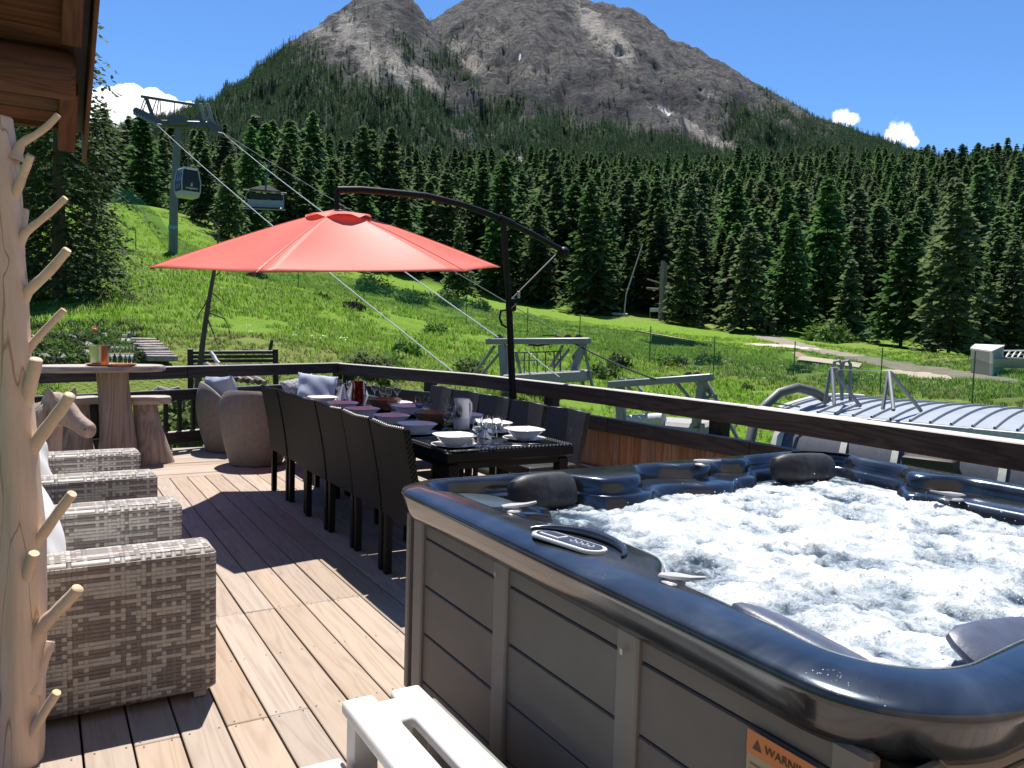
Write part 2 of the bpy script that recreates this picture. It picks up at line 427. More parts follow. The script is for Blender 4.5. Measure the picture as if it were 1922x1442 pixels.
# scree, snow and forest zones, laid out by bearing and slope height
def elev(z, r): return np.degrees(np.arctan2(z-CAM_H, r))
E2 = elev(MZ, R2)
def blob(b, e, px, py, sx, sy, shear=0.0):
    b0, e0 = bearing(px, py); sx, sy = sx/26., sy/26.
    return np.exp(-(((b-b0)-shear*(e-e0))/sx)**2-((e-e0)/sy)**2)
scree = np.zeros_like(MZ); _sn = fbm(np.radians(B2)*R2/38+fbm(MX/60, MY/60, 2, 3)*2, R2/190, 4, 95, .6)
for q in [(690,100,26,50,-.3),(745,128,20,45,-.5),(800,150,26,30,-1.2),(610,70,24,22,-.6),(650,55,20,30,0),(1290,235,26,22,-2.2),(1345,268,24,16,-2.2),(1240,205,18,10,-2),(1110,40,26,50,-.5),(1160,90,30,40,-.5),(925,60,50,40,0),(1000,130,60,25,-1),(1330,180,40,20,-1.2),(980,300,20,14,-2),(880,110,30,30,-.8)]:
    scree = np.maximum(scree, blob(B2, E2, *q)*(1.0 if q[0] not in (925,1000,1330) else .55)*np.clip((_sn-.27)*4.5, 0, 1))
snow = np.maximum.reduce([blob(B2, E2, *q) for q in [(1248,209,8,5,-1.5),(975,106,3,9,0),(972,150,2.5,6,0),(1256,216,6,4,-1.5)]])
cliff = np.maximum.reduce([blob(B2, E2, *q)*w_ for q, w_ in [((1000,190,95,30,0),1),((1130,205,95,26,0),1),((1260,185,95,26,0),1),((1370,190,55,26,-.5),.9),((860,140,60,40,-.5),.8),((960,120,55,40,0),.7),((1040,60,30,50,0),.5),((770,40,28,40,-.3),.8),((700,40,30,26,0),.6),((1190,120,60,30,-1),.6),((1100,150,70,25,0),.8)]])
ys_tab = sky_tab([(230,150),(400,90),(480,60),(560,30),(600,25),(640,60),(700,95),(760,85),(830,100),(900,140),(1000,175),(1100,200),(1200,232),(1280,225),(1350,205),(1430,165),(1500,180),(1760,200)])
yd_tab = sky_tab([(230,190),(400,130),(480,95),(540,95),(580,125),(640,170),(700,195),(800,222),(900,250),(1000,258),(1100,262),(1200,268),(1330,280),(1420,255),(1500,245),(1600,250),(1760,280)])
def tree_density(b, e, x, y):
    hi = np.interp(b, ys_tab[:, 0], ys_tab[:, 1]); lo = np.interp(b, yd_tab[:, 0], yd_tab[:, 1])
    n = fbm(x/70, y/70, 4, 91)
    f = np.clip((hi-e)/np.maximum(hi-lo, .3)+(n-.5)*2.4, 0, 1)
    return f
FD = tree_density(B2, E2, MX, MY)
t = NT('mountain_rock'); v = t.coords()
st = t.coords('Object', (1, 1, 5.0), rot=(R(10), R(-8), 0))
n1 = t.noise(v, .012, 6, .65); n2 = t.noise(st, .022, 7, .74, .6); n3 = t.noise(v, .11, 5, .72)
c = t.ramp(n2, [(.28, (.055, .055, .059)), (.42, (.105, .100, .096)), (.56, (.175, .163, .150)), (.72, (.28, .26, .235))])
c = t.mix(t.ramp(n3, [(.38, (.75,)*3), (.62, (0, 0, 0))]), c, (.05, .05, .054))
A = lambda s: t.N('Attribute', attribute_name=s).outputs['Fac']
c = t.mix(t.ramp(t.math('ADD', A('scree'), t.math('MULTIPLY', t.math('SUBTRACT', n3, .5), 1.4)), [(.34, (0, 0, 0)), (.75, (.9,)*3)]), c, (.36, .33, .285))
c = t.mix(t.ramp(t.math('ADD', A('cliff'), t.math('ADD', t.math('MULTIPLY', t.math('SUBTRACT', n2, .5), 1.7), t.math('MULTIPLY', t.math('SUBTRACT', n3, .5), .7))), [(.35, (0, 0, 0)), (.75, (.88,)*3)]), c, (.036, .037, .043))
c = t.mix(t.ramp(t.math('ADD', A('wood'), t.math('MULTIPLY', t.math('SUBTRACT', n3, .5), .9)), [(.35, (0, 0, 0)), (.75, (.9,)*3)]), c, (.040, .066, .030))
c = t.mix(t.ramp(t.math('ADD', A('snow'), t.math('MULTIPLY', t.math('SUBTRACT', n3, .5), .5)), [(.5, (0, 0, 0)), (.62, (1, 1, 1))]), c, (.85, .87, .9))
t.set(color=c, rough=.95, spec=.15).bump(t.math('ADD', n2, n3), 1.0, 9.0)
mtn = link('mountain', grid_mesh('mountain', MX, MY, MZ, t.m, {'scree': scree, 'snow': snow, 'cliff': cliff*(1-scree), 'wood': FD*(1-scree)}), kind='structure')
tag(mtn, 'grey rocky twin peak with forest on its lower slopes and scree gullies')

# ---------------------------------------------------------------- conifers
def foliage(name, dark, mid, light, tfac=.3):
    t = NT(name); v = t.coords(); rn = t.rand()
    n = t.noise(v, 1.1, 3, .6)
    wn_ = t.N('TexWhiteNoise', noise_dimensions='3D'); g = t.N('NewGeometry')
    t.t.links.new(t.N('VectorMath', operation='SNAP', ins={0: g.outputs['Position'], 1: (.7, .7, .7)}).outputs[0], wn_.inputs[0])
    c = t.ramp(t.math('ADD', t.math('MULTIPLY', n, .55), t.math('MULTIPLY', wn_.outputs[0], .45)), [(.2, dark), (.5, mid), (.85, light)])
    hs = t.N('HueSaturation', ins={0: t.math('ADD', .475, t.math('MULTIPLY', rn, .05)), 1: t.math('ADD', .8, t.math('MULTIPLY', rn, .3)), 2: t.math('ADD', .72, t.math('MULTIPLY', t.math('FRACT', t.math('MULTIPLY', rn, 5.7)), .6)), 4: c})
    t.set(color=hs.outputs[0], rough=.75, spec=.2); t.translucent(hs.outputs[0], tfac); return t.m
M_NEEDLE = foliage('spruce_needles', (.060, .104, .036), (.094, .158, .050), (.145, .215, .070), .5)
M_NEEDLE_FAR = foliage('far_needles', (.040, .080, .038), (.066, .122, .056), (.10, .17, .076), .3)  # slope conifers lightened in the colour in place of distance haze
M_BARK = plain('bark', (.10, .075, .055), .9, scale=5, bump=.8, bscale=18)

def crown_arrays(seed, h, rad, nl, nb, nc, size, t0=.07, droop=.35, shape=.8):
    g = np.random.default_rng(seed); V = []; F = []
    for l in range(nl):
        tt = t0+(1-t0)*(l+g.uniform(0, .6))/nl
        if tt > .99: tt = .99
        z0 = h*tt; L = rad*((1-tt)**shape)*g.uniform(.82, 1.12)+.12
        k = max(4, int(nb*(1-.45*tt))); a0 = g.uniform(0, 6.28)
        for j in range(k):
            a = a0+2*math.pi*j/k+g.normal(0, .22); Lb = L*g.uniform(.6, 1.15)
            nn = max(1, int(nc*(.35+.65*Lb/(rad+.12))))
            for q in range(nn):
                s = (q+g.uniform(.25, 1))/nn
                if s < .22 and tt < .8: s += .22
                rr_ = Lb*s; zz = z0-droop*Lb*s*s+.18*Lb*s*(tt > .5)
                aa = a+g.normal(0, .12)*s
                p = np.array([rr_*math.cos(aa), rr_*math.sin(aa), zz])+g.normal(0, .05*size, 3)
                d = np.array([math.cos(aa), math.sin(aa), g.normal(-.25, .3)]); d /= np.linalg.norm(d)
                si = np.array([-math.sin(aa), math.cos(aa), g.normal(0, .55)]); si /= np.linalg.norm(si)
                ln, wd = size*g.uniform(.7, 1.3), size*g.uniform(.35, .6)
                b = len(V)
                V += [p-d*ln*.45, p+si*wd-d*ln*.1, p+d*ln*.6, p-si*wd-d*ln*.1+np.array([0, 0, -.12*size])]
                F += [(b, b+1, b+2), (b, b+2, b+3)]
    b = len(V)   # leader
    V += [np.array([0, 0, h*1.03]), np.array([.09*size, 0, h*.94]), np.array([-.09*size, .06, h*.94])]
    F += [(b, b+1, b+2)]
    return np.array(V), np.array(F)
def trunk_mb(h, r, lean=0.0, n=7):
    mb = MB(); mb.tube([(0, 0, -.5), (0, 0, .25), (lean*.3, 0, h*.4), (lean, 0, h*.93)], [r*1.35, r, r*.7, r*.12], n); return mb
CROWNS = []; TRUNKS = []
for k in range(7):
    h = [13, 14.5, 12, 15.5, 13.5, 11, 16][k]; rad = h*[.30, .25, .33, .24, .30, .34, .27][k]
    V, F = crown_arrays(100+k, h, rad, int(h*1.75), 14, 8, .80, t0=.05+.03*(k % 3), shape=[.72, .62, .8, .66, .6, .85, .7][k])
    CROWNS.append(array_mesh('crown', V, F, M_NEEDLE)); TRUNKS.append(trunk_mb(h, .17).mesh('trunk', M_BARK))

def make_tree(loc, k, s, label, group=None, name='conifer', rz=None, sz=None):
    t_ = thing(name, loc, label, 'tree', group, rnd.uniform(0, 6.28) if rz is None else rz)
    t_.scale = (s, s, s*(sz or rnd.uniform(.9, 1.12)))
    link('crown', CROWNS[k], t_); link('trunk', TRUNKS[k], t_)
    return t_

# forest behind the meadow: positions
g = np.random.default_rng(21); pts = []
N = 15000
b = g.uniform(-9, 70, N); r = np.sqrt(g.uniform(94**2, 330**2, N))
edge = 97+6*(fbm(b*.35, b*0+.3, 3, 8)-.5)*2 - 8*np.exp(-((b-16)/3.)**2)+ 6*np.exp(-((b-26)/4.)**2)
ok = r > edge
b, r = b[ok], r[ok]
x, y = r*np.sin(np.radians(b)), r*np.cos(np.radians(b))
order = np.argsort(r); keep = []; cell = {}
for i in order:
    md = 2.25+.004*r[i]; q = (int(x[i]//4), int(y[i]//4)); good = True
    for dx in (-1, 0, 1):
        for dy in (-1, 0, 1):
            for j in cell.get((q[0]+dx, q[1]+dy), ()):
                if (x[i]-x[j])**2+(y[i]-y[j])**2 < md*md: good = False
    if good: keep.append(i); cell.setdefault(q, []).append(i)
keep = np.array(keep); x, y, r, b = x[keep], y[keep], r[keep], b[keep]
z = ground(x, y)
view = (b > -3) & (b < 65)
first = [i for i in range(len(x)) if view[i]][:285]
fs = set(first)
FOREST_LABEL = 'dark green conifer in the dense wood behind the meadow'
for i in first:
    k = int(g.integers(0, 7)); 
    make_tree((x[i], y[i], z[i]-.15), k, float(g.uniform(.52, 1.08))*(.66 if b[i] < 12.5 else 1.0), FOREST_LABEL, 'conifers of the wood behind the meadow')

def scatter(name, pts, yaw, scl, idx, sources, label, kind='stuff', tilt=None):
    """one object that instances source objects on real points"""
    me = bpy.data.meshes.new(name); me.vertices.add(len(pts)); me.vertices.foreach_set('co', np.asarray(pts, np.float32).ravel())
    rot = np.zeros((len(pts), 3), np.float32); rot[:, 2] = yaw
    if tilt is not None: rot[:, :2] = tilt
    a = me.attributes.new('rot', 'FLOAT_VECTOR', 'POINT'); a.data.foreach_set('vector', rot.ravel())
    s3 = np.asarray(scl, np.float32); s3 = np.repeat(s3[:, None], 3, 1) if s3.ndim == 1 else s3
    a = me.attributes.new('scl', 'FLOAT_VECTOR', 'POINT'); a.data.foreach_set('vector', s3.ravel())
    a = me.attributes.new('idx', 'INT', 'POINT'); a.data.foreach_set('value', np.asarray(idx, np.int32))
    o = link(name, me, kind=kind); o['label'] = label
    ng = bpy.data.node_groups.new(name, 'GeometryNodeTree')
    ng.interface.new_socket('Geometry', in_out='INPUT', socket_type='NodeSocketGeometry')
    ng.interface.new_socket('Geometry', in_out='OUTPUT', socket_type='NodeSocketGeometry')
    gi, go = ng.nodes.new('NodeGroupInput'), ng.nodes.new('NodeGroupOutput'); j = ng.nodes.new('GeometryNodeJoinGeometry')
    def attr(nm, dt):
        n = ng.nodes.new('GeometryNodeInputNamedAttribute'); n.data_type = dt; n.inputs[0].default_value = nm; return n.outputs[0]
    ar, as_, ai = attr('rot', 'FLOAT_VECTOR'), attr('scl', 'FLOAT_VECTOR'), attr('idx', 'INT')
    e2r = ng.nodes.new('FunctionNodeEulerToRotation'); ng.links.new(ar, e2r.inputs[0])
    for k, so_ in enumerate(sources):
        oi = ng.nodes.new('GeometryNodeObjectInfo'); oi.inputs['Object'].default_value = so_; oi.inputs['As Instance'].default_value = True
        cmp_ = ng.nodes.new('FunctionNodeCompare'); cmp_.data_type = 'INT'; cmp_.operation = 'EQUAL'
        ng.links.new(ai, cmp_.inputs[2]); cmp_.inputs[3].default_value = k
        ip = ng.nodes.new('GeometryNodeInstanceOnPoints')
        ng.links.new(gi.outputs[0], ip.inputs['Points']); ng.links.new(cmp_.outputs[0], ip.inputs['Selection'])
        ng.links.new(oi.outputs['Geometry'], ip.inputs['Instance'])
        ng.links.new(e2r.outputs[0], ip.inputs['Rotation']); ng.links.new(as_, ip.inputs['Scale'])
        ng.links.new(ip.outputs[0], j.inputs[0])
    ng.links.new(j.outputs[0], go.inputs[0])
    md = o.modifiers.new('instances', 'NODES'); md.node_group = ng
    return o
crown_objs = {}
for o in bpy.data.objects:
    if o.name.startswith('crown') and o.data in CROWNS and CROWNS.index(o.data) not in crown_objs: crown_objs[CROWNS.index(o.data)] = o
srcs = [crown_objs[k] for k in sorted(crown_objs)]
rest = np.array([i for i in range(len(x)) if i not in fs])
s_ = g.uniform(.5, .95, len(rest))*np.where(b[rest] < 12.5, .72, 1.0)
scatter('forest', np.c_[x[rest], y[rest], z[rest]-.15], g.uniform(0, 6.28, len(rest)), np.c_[s_, s_, s_*g.uniform(.9, 1.15, len(rest))], g.integers(0, len(srcs), len(rest)), srcs,
        'dense dark conifer forest climbing the slope below the mountain')

# trees on the mountain
FAR = []
for k in range(4):
    V, F = crown_arrays(300+k, 13, 13*[.17, .14, .2, .16][k], 13, 7, 2, 1.15, t0=.04, shape=.75)
    FAR.append(array_mesh('crown', V, F, M_NEEDLE_FAR))
N = 150000
b = g.uniform(-6, 62, N); r = 860+(2400-860)*g.uniform(0, 1, N)**.85
zz, fr = mount(b, r); e = elev(zz, r); x, y = r*np.sin(np.radians(b)), r*np.cos(np.radians(b))
sc_i = np.zeros(N)
for q in [(690,100,26,50,-.3),(745,128,20,45,-.5),(800,150,26,30,-1.2),(610,70,24,22,-.6),(650,55,20,30,0),(1290,235,26,22,-2.2),(1345,268,24,16,-2.2),(1240,205,18,10,-2),(980,300,20,14,-2)]:
    sc_i = np.maximum(sc_i, blob(b, e, *q))
dens = tree_density(b, e, x, y)*(1-np.clip(sc_i*1.6, 0, 1))
dens = np.where(dens > .05, np.clip(dens, .0, 1)**1.2, 0)+.012*(e < np.interp(b, ys_tab[:, 0], ys_tab[:, 1])+2.5)
ok = g.uniform(0, 1, N) < dens*np.clip(1.6-r/2600, .5, 1)
x, y, zz, r = x[ok], y[ok], zz[ok], r[ok]
FAR_OBJ = []
for k in range(4):
    t_ = thing('conifer', (x[k], y[k], zz[k]-1), 'small distant conifer on the lower mountain slope', 'tree', 'conifers on the mountain slope')
    FAR_OBJ.append(link('crown', FAR[k], t_)); link('trunk', TRUNKS[k], t_)
s_ = g.uniform(.65, 1.15, len(x))
scatter('mountain_forest', np.c_[x, y, zz-.8], g.uniform(0, 6.28, len(x)), np.c_[s_, s_, s_*g.uniform(.85, 1.15, len(x))], g.integers(0, 4, len(x)), FAR_OBJ,
        'conifer forest thinning out up the rocky mountain slope')
# ================================================================ DECK
M_DECK = wood('larch_decking', (.275, .21, .16), (.355, .28, .22), (.40, .322, .258), 'Y', .72, 7.0, vary=.2, bump=.3)
M_DECKX = wood('larch_decking_cross', (.275, .21, .16), (.37, .292, .23), (.42, .34, .275), 'X', .72, 7.0, vary=.26, bump=.3)
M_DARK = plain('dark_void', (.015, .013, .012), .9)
RAIL_R = [(3.80,11.42),(4.71,8.80),(4.95,6.40),(5.04,4.60),(4.97,2.40),(4.80,-1.2)]
def rail_x(y):
    ys = [p[1] for p in RAIL_R][::-1]; xs = [p[0] for p in RAIL_R][::-1]
    return float(np.interp(y, ys, xs))
def rail_y(x): return 9.80+.425*x          # the far rail
deck = bpy.data.objects.new('deck', None); COL.objects.link(deck); deck['kind'] = 'structure'; deck['label'] = 'sunlit timber deck of wide pale larch boards'
PIT, GAP, Y_TURN = .1665, .0085, 8.6
_bm = {}
def board(x, y0, y1, along='Y'):
    L = round(y1-y0, 2); key = (L, along)
    if key not in _bm:
        mb = MB(); d = (PIT-GAP, L-.004, .028) if along == 'Y' else (L-.004, PIT-GAP, .028)
        mb.cbox((0, 0, 0), d, .0035); _bm[key] = mb.mesh('deck_board', M_DECK if along == 'Y' else M_DECKX)
    loc = (x, (y0+y1)/2, -.014) if along == 'Y' else ((y0+y1)/2, x, -.014)
    o = link('deck_board', _bm[key], deck, (loc[0], loc[1], loc[2]+rnd.uniform(-.0012, .0012)))
    o.rotation_euler = (rnd.uniform(-.002, .002), rnd.uniform(-.004, .004), math.pi*rnd.randint(0, 1))
x0g = .957
cols = range(-15, 26)
jr = random.Random(4)
nails = MB()
for k in cols:
    xa = x0g+PIT*k; xc = xa+PIT/2
    yend = Y_TURN
    if xc > 4.45: yend = min(Y_TURN, 8.8-(xc-4.73)*8.0) if xc > 4.73 else Y_TURN
    if xc > rail_x(2)+.05: continue
    js = [-1.2]
    js[0] = -2.0
    if -1 <= k <= 6: js += [2.55+.0*k, 4.42] + ([3.19] if k in (-3, -1) else []) + [6.3 if k % 2 else 7.0]
    else: js += [jr.choice([.6, 1.2, 1.9]), jr.choice([3.19, 3.8, 4.42]), jr.choice([5.6, 6.2, 6.9])]
    js = sorted(j for j in set(js) if j < yend-.3)+[yend]
    for a, b_ in zip(js, js[1:]): board(xc, a+.001, b_-.001)
    for yy in (2.55, 3.19, 3.8, 4.42, 5.05, 5.65):
        for s_ in (-.052, .052):
            for q in ((-.022, .022) if yy in js else (0.0,)):
                px_, py_ = xc+s_+jr.uniform(-.008, .008), yy+q+jr.uniform(-.006, .006)
                nails.poly([(px_+.004*math.cos(a_), py_+.004*math.sin(a_), .0022) for a_ in [1.047*i for i in range(6)]])
part('nail', nails, plain('nail_head', (.09, .085, .08), .5, .6), deck, kind='stuff', label='dark nail heads along the joist lines')
rows = int((11.5-Y_TURN)/PIT)
for k in range(rows):
    y = Y_TURN+PIT*(k+.5)+.004; xl = max(-2.5, (y-9.92)/.425); xr = rail_x(y)-.0
    if xr-xl < .2: continue
    m_ = jr.uniform(1.0, 2.6) if k % 2 else jr.uniform(2.2, 3.4)
    cuts = [xl, max(xl+.3, min(xr-.3, m_)), xr] if xr-xl > 1.5 else [xl, xr]
    for a, b_ in zip(cuts, cuts[1:]): board(y, a, b_, 'X')
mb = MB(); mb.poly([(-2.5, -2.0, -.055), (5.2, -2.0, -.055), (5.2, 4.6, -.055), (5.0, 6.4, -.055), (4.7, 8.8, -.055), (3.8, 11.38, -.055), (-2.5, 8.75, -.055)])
part('joist_shadow', mb, M_DARK, deck, kind='stuff', label='dark sheet standing for the shade under the board gaps')  # near-black sheet stands in for the shade below the boards
mb = MB()
edge = [(-2.5, 8.74), (3.8, 11.42), (4.73, 8.8), (5.0, 6.4), (5.14, 4.6), (5.2, -1.2)]
for a, b_ in zip(edge, edge[1:]):
    A_, B__ = Vector((*a, 0)), Vector((*b_, 0)); d = (B__-A_); L = d.length
    mb.cbox((0, 0, 0), (L, .045, .2), .004, M=Matrix.Translation((A_+B__)/2+Vector((0, 0, -.115))) @ Matrix.Rotation(math.atan2(d.y, d.x), 4, 'Z'))
M_RAIL = wood('weathered_dark_timber', (.018, .015, .014), (.040, .035, .031), (.075, .066, .060), 'X', .75, 6.0, vary=.25, bump=.35, lit_top=(.52, .49, .46))
M_RAILZ = wood('weathered_dark_posts', (.014, .012, .011), (.032, .028, .025), (.06, .053, .047), 'Z', .75, 6.0, vary=.25, bump=.35)
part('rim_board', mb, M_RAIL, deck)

# ================================================================ RAILINGS
def beam(name, a, b_, ztop, hgt, thick, root, mat=None, ch=.008, label=None):
    A_, B__ = Vector(a), Vector(b_); d = B__-A_
    o = part(name, MB().cbox((0, 0, 0), (d.length, thick, hgt), ch), mat or M_RAIL, root, ((A_.x+B__.x)/2, (A_.y+B__.y)/2, ztop-hgt/2), (0, 0, math.atan2(d.y, d.x)), label)
    return o
rl = thing('timber_railing', (0, 0, 0), 'dark timber railing with square balusters behind the bar table', 'railing', 'railings round the deck')
FA, FB = (-2.4, rail_y(-2.4)), (3.74, rail_y(3.74))
def onfar(x): return (x, rail_y(x))
cuts = [-2.4, 1.55, 3.86]
for a, b_ in zip(cuts, cuts[1:]):
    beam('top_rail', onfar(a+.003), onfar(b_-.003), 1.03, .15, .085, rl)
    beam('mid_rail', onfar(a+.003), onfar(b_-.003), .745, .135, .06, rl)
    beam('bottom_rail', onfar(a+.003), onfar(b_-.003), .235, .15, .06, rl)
for x in (-1.35, .78, 3.78):
    px_, py_ = onfar(x); part('post', MB().cbox((0, 0, .43), (.105, .105, .9), .008), M_RAILZ, rl, (px_+.03, py_+.08, 0), (0, 0, .4))
bal = MB().cbox((0, 0, .44), (.042, .042, .52), .004).mesh('baluster', M_RAILZ)
x = .98
while x < 3.7:
    px_, py_ = onfar(x); link('baluster', bal, rl, (px_, py_, 0), (0, 0, .4)); x += .165
pb = MB().cbox((0, 0, .425), (.172, .022, .56), .004).mesh('panel_board', M_RAILZ)
x = -2.3
while x < .72:
    px_, py_ = onfar(x); link('panel_board', pb, rl, (px_+.005, py_+.05, 0), (0, 0, .4)); x += .163
rr_ = thing('timber_railing', (0, 0, 0), 'long timber railing with board infill behind the dining table and hot tub', 'railing', 'railings round the deck')
M_RAILB = wood('weathered_brown_timber', (.022, .018, .016), (.048, .040, .035), (.09, .077, .068), 'X', .75, 6.0, vary=.2, bump=.35, lit_top=(.66, .62, .58))
seg = RAIL_R
def along(t_):      # t in metres from the corner
    for a, b_ in zip(seg, seg[1:]):
        L = math.dist(a, b_)
        if t_ <= L: return (a[0]+(b_[0]-a[0])*t_/L, a[1]+(b_[1]-a[1])*t_/L), math.atan2(b_[1]-a[1], b_[0]-a[0])
        t_ -= L
    return b_, math.atan2(b_[1]-a[1], b_[0]-a[0])
for a, b_ in zip(seg, seg[1:]):
    d = Vector(b_)-Vector(a); n = d.normalized()*.004
    a2, b2 = (a[0]+n.x, a[1]+n.y), (b_[0]-n.x, b_[1]-n.y)
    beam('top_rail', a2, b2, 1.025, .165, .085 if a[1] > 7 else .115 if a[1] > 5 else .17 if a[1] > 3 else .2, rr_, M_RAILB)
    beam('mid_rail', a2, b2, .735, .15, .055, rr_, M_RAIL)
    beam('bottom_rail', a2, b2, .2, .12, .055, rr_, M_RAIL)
tot = sum(math.dist(a, b_) for a, b_ in zip(seg, seg[1:]))
for t_ in (.12, 1.85, 4.15, 6.55, 9.3, 11.8):
    p_, an = along(t_); nx, ny = -math.sin(an), math.cos(an)
    part('post', MB().cbox((0, 0, .4), (.16, .10, .92), .008), M_RAILZ, rr_, (p_[0]+nx*.095, p_[1]+ny*.095, 0), (0, 0, an))
M_INF = wood('brown_infill_boards', (.13, .065, .035), (.24, .13, .07), (.33, .20, .12), 'Z', .7, 6, vary=.35)
pb2 = MB().cbox((0, 0, .33), (.098, .018, .56), .003).mesh('panel_board', M_INF)
t_ = .3
while t_ < tot-.1:
    p_, an = along(t_); nx, ny = -math.sin(an), math.cos(an)
    link('panel_board', pb2, rr_, (p_[0]+nx*.04, p_[1]+ny*.04, 0), (0, 0, an)); t_ += .1035

# ================================================================ HOT TUB
X0, X1, Y0, Y1, ZR = 1.315, 4.10, .76, 3.235, .93
def rrect(n=420):
    """rounded rectangle as (x, y, side) counter-clockwise from the near-left corner"""
    rad = {'nl': .30, 'nr': .3, 'fr': .28, 'fl': .17}
    P_ = []
    def arc(cx, cy, r, a0, a1, k):
        for i in range(k): a = a0+(a1-a0)*i/k; P_.append((cx+r*math.cos(a), cy+r*math.sin(a)))
    def line(a, b_, k):
        for i in range(k): P_.append((a[0]+(b_[0]-a[0])*i/k, a[1]+(b_[1]-a[1])*i/k))
    q = rad
    arc(X0+q['nl'], Y0+q['nl'], q['nl'], math.pi, 1.5*math.pi, 24); line((X0+q['nl'], Y0), (X1-q['nr'], Y0), 70)
    arc(X1-q['nr'], Y0+q['nr'], q['nr'], 1.5*math.pi, 2*math.pi, 20); line((X1, Y0+q['nr']), (X1, Y1-q['fr']), 80)
    arc(X1-q['fr'], Y1-q['fr'], q['fr'], 0, .5*math.pi, 20); line((X1-q['fr'], Y1), (X0+q['fl'], Y1), 100)
    arc(X0+q['fl'], Y1-q['fl'], q['fl'], .5*math.pi, math.pi, 18); line((X0, Y1-q['fl']), (X0, Y0+q['nl']), 100)
    return P_
def bump_(v, a, b_, s=.08):
    return 1/(1+math.exp(-(v-a)/s*4))*1/(1+math.exp((v-b_)/s*4))
path = rrect()
def rim_w(x, y):
    """width of the rim top, and of the ledge below it"""
    w_, l_, dz = .185, .02, 0.0
    far, right, left = bump_(y, Y1-.25, 9, .05), bump_(x, X1-.25, 9, .05), bump_(x, -9, X0+.22, .05)
    w_ += far*(-.06 + .25*bump_(x, 2.14, 2.50, .14) + .08*bump_(x, 2.80, 3.06, .10) + .07*bump_(x, 3.2, 3.34, .08))
    l_ += far*(.13*bump_(x, 2.5, 3.25, .14)+.22*bump_(x, 1.2, 1.60, .08))
    w_ += right*(-.04+.18*bump_(y, 2.28, 2.5, .14)); l_ += right*(.18*bump_(y, 1.2, 2.36, .14))
    w_ += left*(.12*bump_(y, 1.74, 2.24, .13) - .02*bump_(y, 2.5, 2.9, .08)); l_ += left*(.2*bump_(y, 2.62, 3.3, .08))
    return w_, l_
rings = []
prof_n = None
for (x, y) in path:
    sx, sy = min(max(x, X0+.8), X1-.8), min(max(y, Y0+.8), Y1-.8)
    iw = Vector((sx-x, sy-y, 0)).normalized()
    w_, l_ = rim_w(x, y)
    nearb = bump_(y, -9, 1.1, .2)          # the near lip bulges a little more
    pr = [(.066, .783), (.048, .787), (.030, .815), (.014, .850), (.002, .880), (-.003, .893), (-.001, .902), (.007, .909), (.024, .915), (.06, .925), (.10, .931), (w_*.55+.04, .929), (w_-.03, .930), (w_-.008, .926),
          (w_+.008, .912), (w_+.018, .885), (w_+.022, .862), (w_+.026+l_*.3, .856), (w_+.026+l_*.85, .855), (w_+.03+l_, .846), (w_+.042+l_, .82), (w_+.06+l_, .76), (w_+.09+l_, .60), (w_+.12+l_, .45)]
    rings.append([(x+iw.x*d, y+iw.y*d, z) for d, z in pr])
mb = MB(); n = len(rings[0]); N_ = len(rings)
mb.v = [p for r_ in rings for p in r_]
for i in range(N_):
    e = (i+1) % N_
    for j in range(n-1): mb.f.append((i*n+j, e*n+j, e*n+j+1, i*n+j+1))
t = NT('pearl_blue_acrylic'); v = t.coords(); nz = t.noise(v, 2.2, 4, .6, 1.5); sp = t.noise(v, 420, 2, .5)
c = t.ramp(nz, [(.3, (.024, .031, .044)), (.55, (.064, .078, .098)), (.75, (.13, .145, .165))])
dr = t.N('TexVoronoi', ins={'Vector': v, 'Scale': 95.0}); drop = t.ramp(dr.outputs['Distance'], [(.12, (1, 1, 1)), (.2, (0, 0, 0))])
pat = t.ramp(t.noise(v, 5.0, 3, .6), [(.52, (0, 0, 0)), (.62, (1, 1, 1))])
t.set(color=c, rough=t.math('ADD', .14, t.math('MULTIPLY', nz, .14)), metal=.7, spec=.6, coat=.55, coatr=.08)
t.bump(t.math('ADD', t.math('MULTIPLY', t.mix(1.0, drop, pat, 'MULTIPLY'), .6), t.math('MULTIPLY', t.noise(v, 3, 3, .5), .9)), .22, .006)
M_TUB = t.m
tub = thing('hot_tub', (0, 0, 0), 'large hot tub with grey panelled sides, glossy dark blue rim and bubbling water', 'hot tub')
part('shell', mb, M_TUB, tub, smooth=60, label='glossy dark blue moulded shell and rim')
# cabinet: slats, posts
M_CAB = plain('grey_composite_slat', (.15, .138, .124), .62, scale=3, var=.14, bump=.12, bscale=160)
M_POST = plain('grey_composite_post', (.20, .187, .17), .55, scale=3, var=.1, bump=.08, bscale=160)
CX = 1.375
def cab_side(o0, o1, inward, root):
    A_, B__ = Vector((*o0, 0)), Vector((*o1, 0)); d = B__-A_; L = d.length; u = d/L; an = math.atan2(u.y, u.x)
    nsec = max(3, round(L/.695)); pw = .092
    for s_ in range(nsec):
        a, b_ = L*s_/nsec, L*(s_+1)/nsec
        zs = [.02, .108, .315, .52, .722, .815]
        for z0, z1 in zip(zs, zs[1:]):
            c_ = A_+u*((a+b_)/2); ln = (b_-a)-pw
            part('slat', MB().cbox((0, 0, 0), (ln+.02, .018, z1-z0-.006), .004), M_CAB, root, (c_.x-u.y*.012*inward, c_.y+u.x*.012*inward, (z0+z1)/2), (0, 0, an))
    for s_ in range(nsec+1):
        c_ = A_+u*(L*s_/nsec)
        w_ = pw
        part('post', MB().cbox((0, 0, 0), (w_, .034, .79), .01), M_POST, root, (c_.x-u.y*.006*inward, c_.y+u.x*.006*inward, .405), (0, 0, an))
cab_side((CX, 3.035), (CX, .955), 1, tub)
cab_side((CX+.04, Y1-.075), (X1-.08, Y1-.075), -1, tub)
